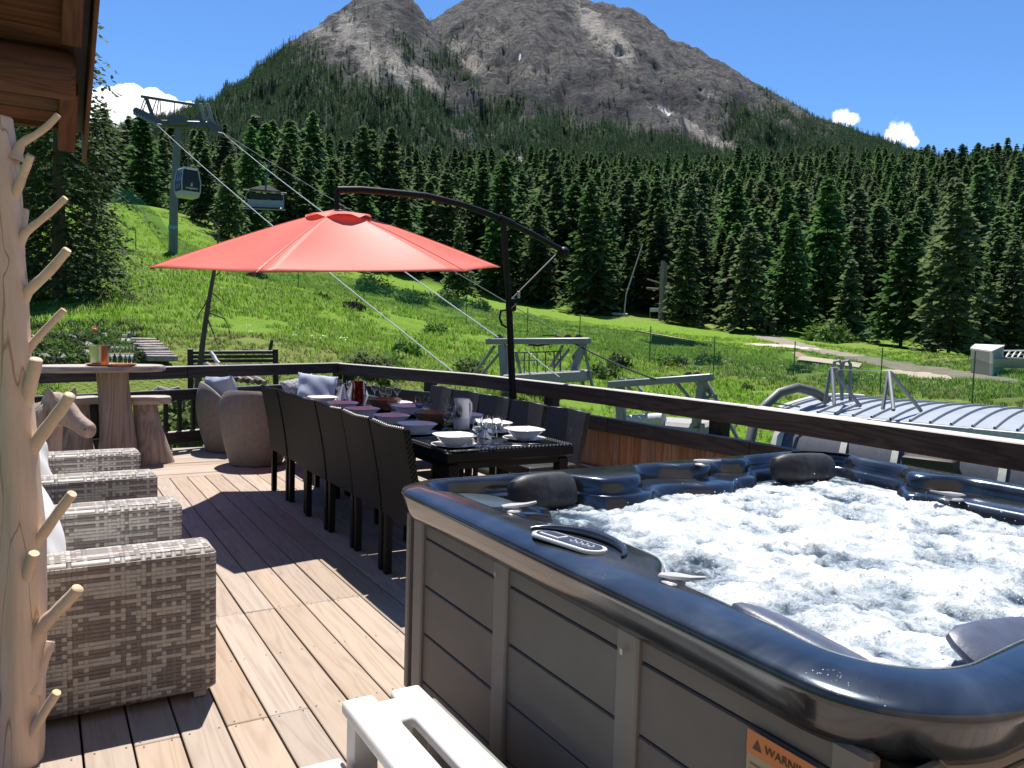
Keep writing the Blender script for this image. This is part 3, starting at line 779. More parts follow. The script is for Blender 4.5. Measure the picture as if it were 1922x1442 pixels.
cab_side((X1-.075, Y1-.12), (X1-.075, Y0+.1), -1, tub)
cab_side((CX+.06, Y0+.075), (X1-.1, Y0+.075), 1, tub)
core = MB().box(((X0+X1)/2, (Y0+Y1)/2, .41), (X1-X0-.20, Y1-Y0-.20, .74)); part('cabinet_core', core, M_DARK, tub)
scr = MB()
for (y, z) in ((1.655, .735), (2.355, .75), (.97, .735)): scr.box((CX-.0235, y, z), (.002, .012, .016))
part('screw_plate', scr, plain('screw', (.45, .45, .44), .4, .5), tub)
# pillows
def cushion(w_, h, d, e=4.0, n=20, m=12):
    mb = MB(); rings = []
    for k in range(m+1):
        ph = -math.pi/2+math.pi*k/m; cz = math.copysign(abs(math.sin(ph))**.75, math.sin(ph)); cr = max(.02, abs(math.cos(ph))**.6)
        ring = []
        for j in range(n):
            a = 2*math.pi*j/n; kk = 1/((abs(math.cos(a))**e+abs(math.sin(a))**e)**(1/e))
            ring.append((w_/2*cr*kk*math.cos(a), d/2*cz, h/2*cr*kk*math.sin(a)))
        rings.append(ring)
    return mb.loft(rings, True, True, True)
t = NT('black_foam'); v = t.coords(); nz = t.noise(v, 30, 4, .7)
wt = t.ramp(t.noise(v, 9, 4, .7), [(.45, (0, 0, 0)), (.6, (1, 1, 1))])
t.set(color=t.mix(wt, (.018, .018, .020), (.048, .048, .050)), rough=.5, spec=.4).bump(nz, .25, .004); M_FOAM = t.m
part('headrest', cushion(.36, .18, .13), M_FOAM, tub, (1.945, 2.975, .868), (R(-24), 0, R(4)))
part('headrest', cushion(.40, .165, .13), M_FOAM, tub, (3.60, 2.915, .882), (R(-24), 0, R(-14)))
M_BLUEF = plain('sky_tinted_foam', (.070, .085, .13), .42, scale=20, bump=.2)  # blue grey puts the reflected sky into the foam colour
part('headrest', cushion(.40, .20, .06), M_BLUEF, tub, (1.585, 1.235, .865), (R(70), R(10), R(-80)), label='flat headrest lying at the near rim, tinted blue grey for reflected sky')
part('headrest', cushion(.34, .16, .05), M_BLUEF, tub, (2.06, 1.02, .855), (R(65), 0, R(170)), label='flat headrest at the near corner, tinted blue grey for reflected sky')
# diverter valves
M_CAP = plain('pale_grey_plastic', (.42, .42, .43), .35, var=.05)
def valve(loc, an, s=1.0):
    mb = MB(); mb.lathe([(.030, 0), (.034, .008), (.030, .016), (.022, .022), (.020, .03)], 18, cap0=True, cap1=True)
    mb.loft([[(-.035+.0, -.015, .03), (-.035, .015, .03), (-.035, .012, .036), (-.035, -.012, .036)], [(0, -.024, .03), (0, .024, .03), (0, .02, .042), (0, -.02, .042)],
             [(.05, -.014, .034), (.05, .014, .034), (.05, .011, .046), (.05, -.011, .046)], [(.085, -.007, .046), (.085, .007, .046), (.085, .006, .056), (.085, -.006, .056)]], True, True, True)
    o = part('valve_handle', mb, M_CAP, tub, loc, (0, 0, an)); o.scale = (s, s, s*.6)
valve((1.50, 2.50, .925), R(-15), 1.1); valve((2.93, 3.0, .928), R(-60), 1.15); valve((3.70, 2.13, .857), R(150), 1.3); valve((1.475, 1.60, .922), R(-60), 1.05)
# control panel on the raised bump of the left rim
cp = MB()
def pill(L, W, z0, z1, n=12, top=True):
    ring = [(L/2-W/2+W/2*math.cos(-math.pi/2+math.pi*i/n), W/2*math.sin(-math.pi/2+math.pi*i/n)) for i in range(n+1)]+[(-L/2+W/2+W/2*math.cos(math.pi/2+math.pi*i/n), W/2*math.sin(math.pi/2+math.pi*i/n)) for i in range(n+1)]
    m_ = MB(); m_.loft([[(x, y, z0) for x, y in ring], [(x, y, z1-.004) for x, y in ring], [(x*.985, y*.96, z1) for x, y in ring]], True, False, True); return m_
ctrl = part('control_panel', pill(.30, .098, 0, .010), plain('white_keypad', (.62, .63, .66), .35, var=.04), tub, (1.432, 2.035, .930), (R(3), 0, R(100)))
lipm = MB(); lipm.tube([(.205*math.cos(a)*1.0-.005, -.115*math.sin(a)-.0, .004+.012*math.sin(a)) for a in np.linspace(.15, 3.0, 18)], [.004+.013*math.sin(math.pi*i/17) for i in range(18)], 10)
part('moulded_lip', lipm, M_TUB, ctrl, smooth=70)
scn = part('keypad_face', pill(.272, .072, 0, .004), plain('blue_keypad', (.055, .07, .12), .25), ctrl, (0, 0, .009))
fr = MB(); fr.cbox((.068, 0, .0), (.085, .046, .003), .001); part('display', fr, plain('keypad_display', (.60, .62, .66), .3, var=.03), ctrl, (0, 0, .0135))
fr = MB(); fr.cbox((.068, 0, .0), (.073, .034, .002), .0005); part('display', fr, plain('lcd', (.05, .065, .10), .2), ctrl, (0, 0, .0155))
sq = MB()
for k in range(4):
    sq.tube([(-.02-.026*k+.007*math.cos(a), .012*math.sin(a), .0135) for a in np.linspace(0, 5.2, 8)], .0016, 5)
part('keypad_symbol', sq, plain('white_print', (.7, .72, .75), .4), ctrl)
cl = MB(); cl.lathe([(.002, .0), (.10, .0), (.115, -.004), (.125, -.02)], 28); cl.v = [(x*1.25, y*.85, z) for x, y, z in cl.v]
part('filter_lid', cl, plain('grey_blue_lid', (.075, .10, .115), .22, .3, bump=.1), tub, (1.60, 2.93, .878), (R(2), R(4), R(-35)))
# warning label on the side
st = MB().box((0, 0, 0), (.0016, .19, .34)); stk = part('warning_label', st, plain('cream_label', (.40, .33, .20), .5, var=.06), tub, (CX-.012, 1.118, .552))
orb = MB().box((-.0014, 0, .143), (.0012, .19, .054)); part('label_band', orb, plain('orange_label', (.62, .20, .05), .45, var=.06), stk)
MFACE = Matrix(((0, 0, -1), (-1, 0, 0), (0, 1, 0))).to_euler()
M_INK = plain('dark_print', (.06, .035, .02), .5)
link('lettering', text_mesh('WARNING', .027), stk, (-.0034, -.022, .143), MFACE)
link('lettering', text_mesh('', .03), stk) if False else None
for m_ in [o.data for o in stk.children if o.name.startswith('lettering')]: m_.materials.append(M_INK)
tri = MB(); tri.poly([(-.0032, .078, .131), (-.0032, .052, .131), (-.0032, .065, .156)][::-1]); part('warning_triangle', tri, M_INK, stk)
fp = MB()
for col in (-1, 1):
    for k in range(17):
        wd = rnd.uniform(.05, .078)
        fp.poly([(-.0014, col*.046+.039, .098-k*.0135), (-.0014, col*.046+.039-wd, .098-k*.0135), (-.0014, col*.046+.039-wd, .092-k*.0135), (-.0014, col*.046+.039, .092-k*.0135)])
part('fine_print', fp, plain('brown_print', (.20, .15, .08), .6), stk)

# ---------------------------------------------------------------- water
nx, ny = 330, 300
WX, WY = np.meshgrid(np.linspace(X0+.14, X1-.1, nx), np.linspace(Y0+.12, Y1-.08, ny))
edge_d = np.minimum.reduce([WX-X0-.2, X1-.2-WX, WY-Y0-.2, Y1-.2-WY])
ed = np.clip(edge_d/.35, 0, 1)
calm = np.clip(1-np.hypot((WX-1.72)/.42, (WY-2.72)/.30), 0, 1)       # calmer dark water by the headrest
q1 = fbm(WX*3.2, WY*3.2, 4, 61, .55, True); q2 = fbm(WX*13, WY*13, 4, 62, .6); q3 = fbm(WX*42, WY*42, 2, 63, .6)
amp = np.clip(ed+.15, 0, 1)*np.clip(1-calm*1.3, .12, 1)
WZ = .80+.02*ed+amp*(.07*(q1-.62)+.042*(q2-.5)+.013*(q3-.5))
foam = np.clip(.56+.14*ed+ (q1-.62)*1.0+(q2-.5)*1.2-calm*1.2-np.clip(.5-ed, 0, 1)*.9, 0, 1)
t = NT('bubbling_water'); v = t.coords()
n1 = t.noise(v, 55, 5, .7); n2 = t.noise(v, 190, 3, .7); n3 = t.noise(t.coords('Object', (1, .55, 1), rot=(0, 0, .6)), 6, 4, .6, 1.0)
vo = t.N('TexVoronoi', ins={'Vector': v, 'Scale': 130.0}).outputs['Distance']
fa = t.N('Attribute', attribute_name='foam').outputs['Fac']
f_ = t.math('ADD', fa, t.math('ADD', t.math('MULTIPLY', t.math('SUBTRACT', n1, .5), .9), t.math('ADD', t.math('MULTIPLY', t.math('SUBTRACT', n3, .5), 2.0), t.math('MULTIPLY', t.math('SUBTRACT', n2, .5), .8))))
c = t.ramp(f_, [(.06, (.028, .045, .066)), (.24, (.115, .155, .195)), (.46, (.235, .285, .325)), (.72, (.38, .425, .455)), (1.0, (.70, .73, .75))])
t.set(color=c, rough=t.ramp(f_, [(.2, (.06,)*3), (.6, (.38,)*3)]), spec=.5).bump(t.math('ADD', t.math('MULTIPLY', n1, 1.0), t.math('ADD', t.math('MULTIPLY', vo, .25), t.math('MULTIPLY', n2, .3))), .8, .008)
M_WATER = t.m
wat = link('water', grid_mesh('water', WX, WY, WZ, M_WATER, {'foam': foam}), kind='structure')
tag(wat, 'white foaming water bubbling in the blue hot tub')
# droplets thrown up by the jets
ico = MB().sphere((0, 0, 0), 1, 6, 4); base_v, base_f = np.array(ico.v), ico.f
g = np.random.default_rng(5); dv = []; df = []
tries = 0
while len(dv) < 700 and tries < 60000:
    tries += 1
    i, j = g.integers(0, ny), g.integers(0, nx)
    if g.uniform() > foam[i, j]*amp[i, j]*1.1 or WZ[i, j] < .79: continue
    s_ = g.uniform(.0012, .0034); p_ = np.array([WX[i, j], WY[i, j], WZ[i, j]+g.exponential(.016)])+g.normal(0, .004, 3)
    dv.append(base_v*s_+p_); df += [tuple(q+(len(dv)-1)*len(base_v) for q in f) for f in base_f]
mb = MB(); mb.v = [tuple(p) for p in np.concatenate(dv)]; mb.f = df
t = NT('droplets'); t.set(color=(.85, .88, .9), rough=.12, spec=.8); dpl = part('water_spray', mb, t.m, wat, kind='stuff', smooth=180, label='fine droplets thrown up from the foaming water')

# ================================================================ STEP in front of the tub
def gridprism(xs, ys, fill, z0, z1):
    mb = MB(); I = {}
    def vid(i, j, k):
        if (i, j, k) not in I: I[(i, j, k)] = len(mb.v); mb.v.append((xs[i], ys[j], (z0, z1)[k]))
        return I[(i, j, k)]
    for i in range(len(xs)-1):
        for j in range(len(ys)-1):
            if not fill(i, j): continue
            mb.f.append((vid(i,j,1), vid(i+1,j,1), vid(i+1,j+1,1), vid(i,j+1,1)))
            mb.f.append((vid(i,j,0), vid(i,j+1,0), vid(i+1,j+1,0), vid(i+1,j,0)))
            for di, dj, a, b_ in ((-1,0,(i,j+1),(i,j)), (1,0,(i+1,j),(i+1,j+1)), (0,-1,(i,j),(i+1,j)), (0,1,(i+1,j+1),(i,j+1))):
                ii, jj = i+di, j+dj
                if 0 <= ii < len(xs)-1 and 0 <= jj < len(ys)-1 and fill(ii, jj): continue
                mb.f.append((vid(*a,0), vid(*b_,0), vid(*b_,1), vid(*a,1)))
    return mb
def bevel(o, w_, seg_=3):
    m_ = o.modifiers.new('bevel', 'BEVEL'); m_.width = w_; m_.segments = seg_; m_.limit_method = 'ANGLE'; m_.angle_limit = R(40)
M_STEP = plain('off_white_plastic', (.60, .585, .56), .5, scale=6, var=.05, bump=.08, bscale=220)
M_STEPD = plain('grey_plastic', (.16, .155, .15), .6, var=.08)
stp = thing('tub_step', (0, 0, 0), 'off white slotted plastic step standing against the side of the hot tub', 'step')
xs, ys = [.846, .958, .972, 1.018, 1.126], [1.50, 1.66, 2.266, 2.414, 2.472]
o = part('upper_tread', gridprism(xs, ys, lambda i, j: not (i == 2 and j == 1) and not (i in (1, 2) and j == 3), .315, .362), M_STEP, stp, smooth=50); bevel(o, .016, 3)
xs, ys = [.56, .66, .70, .842], [1.55, 1.7, 2.3, 2.452]
o = part('lower_tread', gridprism(xs, ys, lambda i, j: not (i == 1 and j == 1), .145, .182), M_STEP, stp, smooth=50); bevel(o, .014, 3)
for (x, y, h, w_) in ((.90, 2.41, .315, .085), (.90, 1.58, .315, .085), (1.085, 2.40, .315, .06), (1.085, 1.58, .315, .06), (.62, 2.39, .145, .08), (.62, 1.62, .145, .08)):
    part('leg', MB().cbox((0, 0, h/2+.001), (w_, .07, h-.002), .008), M_STEP, stp, (x, y, 0))
part('back_panel', MB().cbox((0, 0, .15), (.05, .98, .29), .006), M_STEPD, stp, (1.168, 1.985, .001))
part('riser', MB().cbox((0, 0, .07), (.02, .8, .14), .004), M_STEPD, stp, (.80, 2.0, .001))
# ================================================================ LOG COAT TREE
def dep(px, py, d): v = ray(px, py); return Vector((0, 0, CAM_H))+v*d
t = NT('debarked_pale_wood'); v = t.coords('Object', (1, 1, .09)); n1 = t.noise(v, 7, 4, .6, .8); n2 = t.noise(v, 46, 5, .65); n3 = t.noise(t.coords('Object', (1, 1, .5)), 4, 4, .6)
cr = t.ramp(t.math('ABSOLUTE', t.math('SUBTRACT', t.noise(t.coords('Object', (1, 1, .012)), 11, 2, .4, .3), .5)), [(.0015, (0, 0, 0)), (.006, (1, 1, 1))])
c = t.ramp(t.math('ADD', t.math('MULTIPLY', n1, .35), t.math('MULTIPLY', n2, .65)), [(.25, (.60, .43, .30)), (.5, (.72, .555, .415)), (.75, (.78, .635, .50))])
c = t.mix(t.math('MULTIPLY', n3, .35), c, (.60, .42, .30)); c = t.mix(1.0, c, t.mix(cr, (.55, .46, .40), (1, 1, 1)), 'MULTIPLY')
t.set(color=c, rough=.55, spec=.35).bump(t.math('ADD', n2, t.math('MULTIPLY', cr, 1.5)), .35, .006); M_LOG = t.m
t = NT('debarked_branch'); v = t.coords(); n1 = t.noise(v, 9, 4, .6, .5); n2 = t.noise(v, 60, 4, .6)
t.set(color=t.ramp(t.math('ADD', t.math('MULTIPLY', n1, .6), t.math('MULTIPLY', n2, .4)), [(.3, (.56, .40, .28)), (.5, (.66, .50, .37)), (.72, (.72, .58, .45))]), rough=.5, spec=.35).bump(n2, .25, .004); M_LOGB = t.m
M_CUT = wood('cut_branch_end', (.45, .30, .17), (.62, .46, .29), (.70, .54, .37), 'Z', .6, 5)
D0 = (Vector((-.05, 3.225, 0))-Vector((0, 0, CAM_H))).dot(_fw)
ct = thing('coat_tree', dep(32, 1436, D0), 'pale debarked log coat tree with sawn branch stubs in the left foreground', 'coat stand')
ct.location.z = 0
CT0 = ct.location.copy()
def lp(px, py, d=0.0): return dep(px, py, D0+d)-CT0
ring_pts = [(30,1440,.079),(34,1405,.076),(36,1300,.0745),(37,1200,.076),(36,1100,.080),(38,1000,.078),(34,930,.074),(26,850,.079),(22,780,.076),(19,700,.071),(16,620,.072),(13,540,.071),(9,460,.064),(5,380,.064),(1,300,.058),(-3,250,.05),(-7,222,.048)]
rings = []; g_ct = random.Random(3)
N_ = 28
for k in range(65):
    q = k/64*(len(ring_pts)-1); i = min(int(q), len(ring_pts)-2); f = q-i; f = f*f*(3-2*f)
    px, py, r = [ring_pts[i][m]*(1-f)+ring_pts[i+1][m]*f for m in range(3)]
    c_ = lp(px, py); ring = []
    if k == 0: c_.z = 0.002
    for j in range(N_):
        a = 2*math.pi*j/N_
        rr2 = r*(1+.07*math.sin(2*a+k*.11)+.05*math.sin(3*a-k*.07+1)+.035*math.sin(7*a+k*.05)+.02*math.sin(11*a+.2*k))
        ring.append(c_+Vector((rr2*math.cos(a), rr2*math.sin(a), 0)))
    rings.append(ring)
mb = MB().loft(rings, True, True, False); tr_ = part('trunk', mb, M_LOG, ct, smooth=70)
tp = MB(); c_ = sum(rings[-1], Vector())/N_; tp.loft([[p+Vector((0, 0, 0)) for p in rings[-1]], [c_+(p-c_)*.93+Vector((0, 0, .006)) for p in rings[-1]]], True, False, True)
part('cut_top', tp, M_CUT, ct)
BR = [([(28,300),(40,270),(66,254),(90,236),(108,217)],[24,16,9.5,8.5,7.5],0),([(16,395),(30,362),(42,332),(57,293)],[22,14,11,9],-.05),
      ([(28,470),(48,437),(76,414),(100,394),(122,373)],[26,15,10,9,7.5],-.02),([(30,470),(42,425),(47,396)],[18,11,9],.04),
      ([(34,585),(52,548),(80,522),(104,497),(126,470)],[26,17,12.5,11,10],-.03),([(34,690),(54,655),(82,622),(119,583)],[24,13,10,8],.02),
      ([(34,800),(50,748),(60,712),(68,676)],[26,20,15.5,14],-.06),([(46,860),(72,825),(98,790),(118,764),(131,743)],[32,22,16,14,13],-.05),
      ([(50,1050),(74,1012),(102,972),(120,948),(135,928)],[30,18,13,12,11.5],-.05),([(38,1130),(50,1085),(64,1040)],[26,17,12],-.08),
      ([(50,1225),(80,1175),(104,1150),(126,1128),(146,1106)],[36,22,16,14.5,14],-.05),([(62,1300),(82,1240),(93,1206)],[26,15,12],.05),
      ([(46,1400),(66,1365),(84,1335),(106,1301)],[28,15,12,10.5],-.06),
      ([(10,880),(-10,845),(-35,815)],[26,16,12],0),([(0,520),(-22,480),(-40,450)],[24,14,10],.0),([(5,1180),(-25,1140),(-50,1110)],[30,16,12],0)]
for pts, rs, dd in BR:
    n_ = len(pts); fine = []; fr_ = []
    P3 = [lp(px, py, dd*i/(n_-1)) for i, (px, py) in enumerate(pts)]
    for i in range(n_-1):
        for s_ in (0, .5):
            fl_k = .85 if (i == 0 and s_ == 0) else .45 if i == 0 else .33
            a = P3[max(i-1, 0)]; b_ = P3[i]; c_ = P3[i+1]; d_ = P3[min(i+2, n_-1)]
            q = .5*((2*b_)+(c_-a)*s_+(2*a-5*b_+4*c_-d_)*s_*s_+(3*b_-a-3*c_+d_)*s_**3)
            fine.append(q); fr_.append((min(rs[i], rs[-1]*1.0+(rs[i]-rs[-1])*fl_k)*(1-s_)+min(rs[i+1], rs[-1]+(rs[i+1]-rs[-1])*.33)*s_)*.80*D0/FPX*(1+.05*math.sin(i*5+s_*7)))
    fine.append(P3[-1]); fr_.append(rs[-1]*.80*D0/FPX)
    mb = MB().tube(fine, fr_, 14, cap=False)
    ln = len(fine); last = [Vector(mb.v[(ln-1)*14+j]) for j in range(14)]
    dr_ = (fine[-1]-fine[-2]).normalized(); cc = fine[-1]+dr_*.004
    mb.loft([last, [cc+(p-fine[-1])*.88 for p in last]], True, False, True, mi=1)
    part('branch', mb, [M_LOGB, M_CUT], ct, smooth=60)

# ================================================================ ARMCHAIRS
t = NT('two_tone_grey_wicker'); uv = t.N('UVMap'); xyz = t.N('SeparateXYZ', ins={0: uv.outputs[0]})
CEL = .0188
u, v_ = t.math('DIVIDE', xyz.outputs[0], CEL), t.math('DIVIDE', xyz.outputs[1], CEL*.9)
iu, iv = t.math('FLOOR', u), t.math('FLOOR', v_); fu, fv = t.math('FRACT', u), t.math('FRACT', v_)
def wn3(a, b_, c_=0.0):
    cx = t.N('CombineXYZ', ins={0: a, 1: b_, 2: c_}); return t.N('TexWhiteNoise', noise_dimensions='3D', ins={0: cx.outputs[0]}).outputs[0]
par = t.math('MODULO', t.math('ADD', t.math('ADD', iu, iv), 4000.0), 2.0)
third = t.math('GREATER_THAN', wn3(iu, 3.0), .42)
over = t.math('MULTIPLY', par, third)                       # 1 where the upright strand is on top
hcol = wn3(t.math('FLOOR', t.math('DIVIDE', t.math('ADD', iu, t.math('MULTIPLY', wn3(iv, 9.0), 17.0)), 11.0)), iv, 2.0)
band = t.noise(t.N('CombineXYZ', ins={0: t.math('MULTIPLY', iu, .02), 1: t.math('MULTIPLY', iv, .16), 2: 0.0}).outputs[0], 1.0, 2, .5)
hdark = t.math('GREATER_THAN', t.math('ADD', t.math('MULTIPLY', hcol, .55), t.math('MULTIPLY', band, .9)), .70)
vdark = t.math('GREATER_THAN', wn3(iu, 5.0, t.math('FLOOR', t.math('DIVIDE', iv, 9.0))), .68)
dk = t.math('ADD', t.math('MULTIPLY', over, vdark), t.math('MULTIPLY', t.math('SUBTRACT', 1.0, over), hdark))
tone = t.math('MULTIPLY', t.math('SUBTRACT', wn3(iu, iv, 7.0), .5), .10)
c = t.mix(dk, (.47, .435, .39), (.225, .192, .17))
c = t.mix(t.math('ADD', .5, tone), (0, 0, 0), c, 'ADD') if False else c
hs = t.N('HueSaturation', ins={2: t.math('ADD', .95, t.math('MULTIPLY', tone, 1.8)), 4: c})
prof = t.math('ADD', t.math('MULTIPLY', over, t.math('SINE', t.math('MULTIPLY', fu, math.pi))), t.math('MULTIPLY', t.math('SUBTRACT', 1.0, over), t.math('SINE', t.math('MULTIPLY', fv, math.pi))))
gap = t.ramp(prof, [(.05, (.45,)*3), (.3, (1,)*3)])
t.set(color=t.mix(1.0, hs.outputs[0], gap, 'MULTIPLY'), rough=.55, spec=.35).bump(prof, .8, .006); M_WICK = t.m
M_CUSH = plain('white_cushion', (.70, .69, .67), .9, scale=5, var=.05, bump=.15, bscale=260, spec=.15)
def pillow_mb(w_, h, th, n=18, pinch=.10, seed=0):
    g_ = np.random.default_rng(seed); mb = MB(); fr_ = []; ph = g_.uniform(0, 6, 4)
    for s_ in (1, -1):
        b0 = len(mb.v)
        for i in range(n+1):
            for j in range(n+1):
                a, b_ = -1+2*i/n, -1+2*j/n
                k = 1-pinch*(1-abs(a)**2)*abs(b_)**4*0.9; k2 = 1-pinch*(1-abs(b_)**2)*abs(a)**4*.9
                zz_ = th/2*((1-a**4)*(1-b_**4))**.55
                wr = .055*th*math.sin(5*a+ph[0]+2*b_)*math.sin(4*b_+ph[1])+.05*th*math.sin(9*a*b_+ph[2])
                z_ = s_*zz_+wr*((1-a*a)*(1-b_*b_))**.3
                mb.v.append((a*w_/2*k2, b_*h/2*k, z_))
        for i in range(n):
            for j in range(n):
                q = [b0+i*(n+1)+j, b0+(i+1)*(n+1)+j, b0+(i+1)*(n+1)+j+1, b0+i*(n+1)+j+1]
                u_ = [(mb.v[k][0], mb.v[k][1]) for k in q]
                if s_ < 0: q = q[::-1]; u_ = u_[::-1]
                mb.quadf(q, u_)
    return mb
ac = thing('armchair', (.635, 3.455, 0), 'woven grey box armchair nearest the camera, its broad two-tone side panel facing the viewer', 'armchair', 'woven grey armchairs in a row')
W_, AT, AH, DP = 1.15, .215, .65, .88
for y in (AT/2, W_-AT/2): part('arm', MB().cbox((-DP/2, 0, 0), (DP, AT, AH-.035), .022), M_WICK, ac, (0, y, (AH+.035)/2))
part('seat_base', MB().cbox((0, 0, 0), (DP-.06, W_-2*AT-.004, .25), .01), M_WICK, ac, (-DP/2+.02, W_/2, .17))
part('back', MB().cbox((0, 0, 0), (.18, W_-2*AT-.004, .46), .02), M_WICK, ac, (-DP+.10, W_/2, .53))
part('seat_cushion', MB().cbox((0, 0, 0), (.66, W_-2*AT-.02, .13), .035), M_CUSH, ac, (-.345, W_/2, .362))
for x in (-.06, -DP+.06):
    for y in (.06, W_-.06): part('foot', MB().cbox((0, 0, .018), (.05, .05, .034), .004), plain('foot', (.35, .34, .33), .4) if (x, y) == (-.06, .06) else bpy.data.materials['foot'], ac, (x, y, .001))
ac2 = copy_tree(ac, (.622, 5.275, 0), 0, 'woven grey box armchair farther back in the row, beside the carved horse head')
for ch in list(ac.children)+list(ac2.children): pass
p1 = tag(part('pillow', pillow_mb(.58, .56, .22, seed=1), M_CUSH, None, (-.05, 3.98, .615), (R(76), 0, R(82))), 'plump white pillow leaning in the nearest woven armchair', 'pillow', 'white pillows in the armchairs')
p2 = tag(part('pillow', pillow_mb(.58, .54, .22, seed=2), M_CUSH, None, (-.06, 5.82, .60), (R(76), 0, R(80))), 'white pillow leaning in the second woven armchair', 'pillow', 'white pillows in the armchairs')

# ================================================================ ROUND WICKER TUB CHAIRS
t = NT('taupe_round_wicker'); v = t.coords('Object'); wv = t.N('TexWave', wave_type='BANDS', bands_direction='Z', ins={'Vector': v, 'Scale': 34.0, 'Distortion': .6, 'Detail': 2.0, 'Detail Scale': 6.0})
uvn = t.N('UVMap'); us = t.N('SeparateXYZ', ins={0: uvn.outputs[0]}); vert = t.math('SINE', t.math('MULTIPLY', us.outputs[0], 700.0))
n1 = t.noise(v, 24, 3, .6)
hgt = t.math('ADD', wv.outputs[1] if False else t.N('RGBToBW', ins={0: wv.outputs[0]}).outputs[0], t.math('MULTIPLY', vert, .25))
t.set(color=t.ramp(t.math('ADD', t.math('MULTIPLY', n1, .5), t.math('MULTIPLY', hgt, .3)), [(.2, (.155, .135, .118)), (.6, (.275, .245, .218))]), rough=.6, spec=.3).bump(hgt, .5, .004); M_TAUPE = t.m
def tubchair(loc, rz, label, grp, mat=None, cush=None):
    """open side towards local -X... the high back is on +X"""
    o = thing('tub_chair', loc, label, 'armchair', grp, rz)
    n = 44
    def rim(a): s_ = .5+.5*math.cos(a); s_ = s_*s_*(3-2*s_); return .40+.43*s_
    def rad(z): return .285+.115*math.sin(min(1, z/.62)*math.pi/2)-.05*max(0, (z-.55)/.3)**2
    rings = []
    for k in range(13):
        f = k/12; rings.append([(rad(f*rim(a))*math.cos(a), rad(f*rim(a))*math.sin(a), .012+f*(rim(a)-.012)) for a in [2*math.pi*j/n for j in range(n)]])
    for (dr_, dz) in ((-.012, .016), (-.032, .016), (-.045, 0)):
        rings.append([((rad(rim(a))+dr_)*math.cos(a), (rad(rim(a))+dr_)*math.sin(a), rim(a)+dz) for a in [2*math.pi*j/n for j in range(n)]])
    for f in (.7, .35, 0):
        rings.append([((rad(.36+f*(rim(a)-.36))-.048)*math.cos(a), (rad(.36+f*(rim(a)-.36))-.048)*math.sin(a), .36+f*(rim(a)-.36)) for a in [2*math.pi*j/n for j in range(n)]])
    part('woven_body', MB().loft(rings, True, True, True, uv=True), mat or M_TAUPE, o, smooth=50)
    part('seat_cushion', MB().lathe([(.05, -.04), (.27, -.04), (.31, -.01), (.30, .035), (.26, .05), (.02, .055)], 28, cap0=True, cap1=True), M_CUSHG, o, (-.01, 0, .405))
    return o
M_CUSHG = plain('light_grey_cushion', (.42, .43, .46), .9, scale=6, var=.06, bump=.15, bscale=240, spec=.15)
M_CUSHB = plain('blue_grey_pillow', (.36, .40, .50), .9, scale=5, var=.08, bump=.2, bscale=260, spec=.15)
tubchair((2.10, 9.14, 0), R(232), 'taupe woven tub chair with its tall back turned to the camera', 'round woven tub chairs')
tubchair((2.03, 10.22, 0), R(165), 'taupe woven tub chair open to the right with a blue grey pillow', 'round woven tub chairs')
M_TAUPED = plain('charcoal_round_wicker', (.045, .043, .042), .6, scale=40, bump=.5, bscale=90)
tubchair((3.22, 10.28, 0), R(115), 'charcoal woven tub chair heaped with pillows beyond the far table end', 'round woven tub chairs', M_TAUPED)
tag(part('pillow', pillow_mb(.50, .47, .17, seed=3), M_CUSHB, None, (1.93, 10.10, .71), (R(72), R(4), R(118))), 'blue grey pillow leaning in the taupe tub chair', 'pillow', 'pillows in the tub chairs')
tag(part('pillow', pillow_mb(.50, .46, .18, seed=4), plain('pale_blue_pillow', (.42, .46, .54), .9, scale=5, var=.10, bump=.2, bscale=260, spec=.15), None, (3.02, 9.93, .745), (R(62), R(6), R(-18))), 'pale blue pillow heaped in front on the charcoal tub chair', 'pillow', 'pillows in the tub chairs')
t = NT('speckled_grey_fabric'); v = t.coords(); ch = t.N('TexVoronoi', ins={'Vector': v, 'Scale': 60.0}); t.set(color=t.ramp(ch.outputs['Distance'], [(.3, (.05, .05, .055)), (.5, (.45, .45, .46))]), rough=.9, spec=.1)
tag(part('pillow', pillow_mb(.48, .44, .16, seed=5), t.m, None, (2.90, 10.12, .715), (R(58), R(-12), R(12))), 'speckled grey pillow behind the pale blue pillow', 'pillow', 'pillows in the tub chairs')

# ================================================================ DINING TABLE
def wick_black(name, hexa=False, lo=(.002, .002, .002), hi=(.034, .033, .032)):
    t = NT(name); uv = t.N('UVMap')
    if hexa:
        vo = t.N('TexVoronoi', feature='DISTANCE_TO_EDGE', ins={'Vector': t.N('Mapping', ins={0: uv.outputs[0], 3: (1.0, 1.7, 1)}).outputs[0], 'Scale': 46.0, 'Randomness': .2}); h = t.ramp(vo.outputs[0], [(.02, (1,)*3), (.11, (0,)*3)])
    else:
        mp = t.N('Mapping', ins={0: uv.outputs[0], 2: (0, 0, R(35))})
        wv = t.N('TexWave', wave_type='BANDS', bands_direction='X', ins={'Vector': mp.outputs[0], 'Scale': 15.0, 'Distortion': .15, 'Detail': 1.0})
        mp2 = t.N('Mapping', ins={0: uv.outputs[0], 2: (0, 0, R(-55))})
        wv2 = t.N('TexWave', wave_type='BANDS', bands_direction='X', ins={'Vector': mp2.outputs[0], 'Scale': 15.0, 'Distortion': .15})
        h = t.mix(.35, wv.outputs[0], wv2.outputs[0])
    b = t.N('RGBToBW', ins={0: h}).outputs[0]
    t.set(color=t.ramp(b, [(.2, lo), (.9, hi)]), rough=.5 if not hexa else .35, spec=.12 if not hexa else .5).bump(b, .9, .006); return t.m
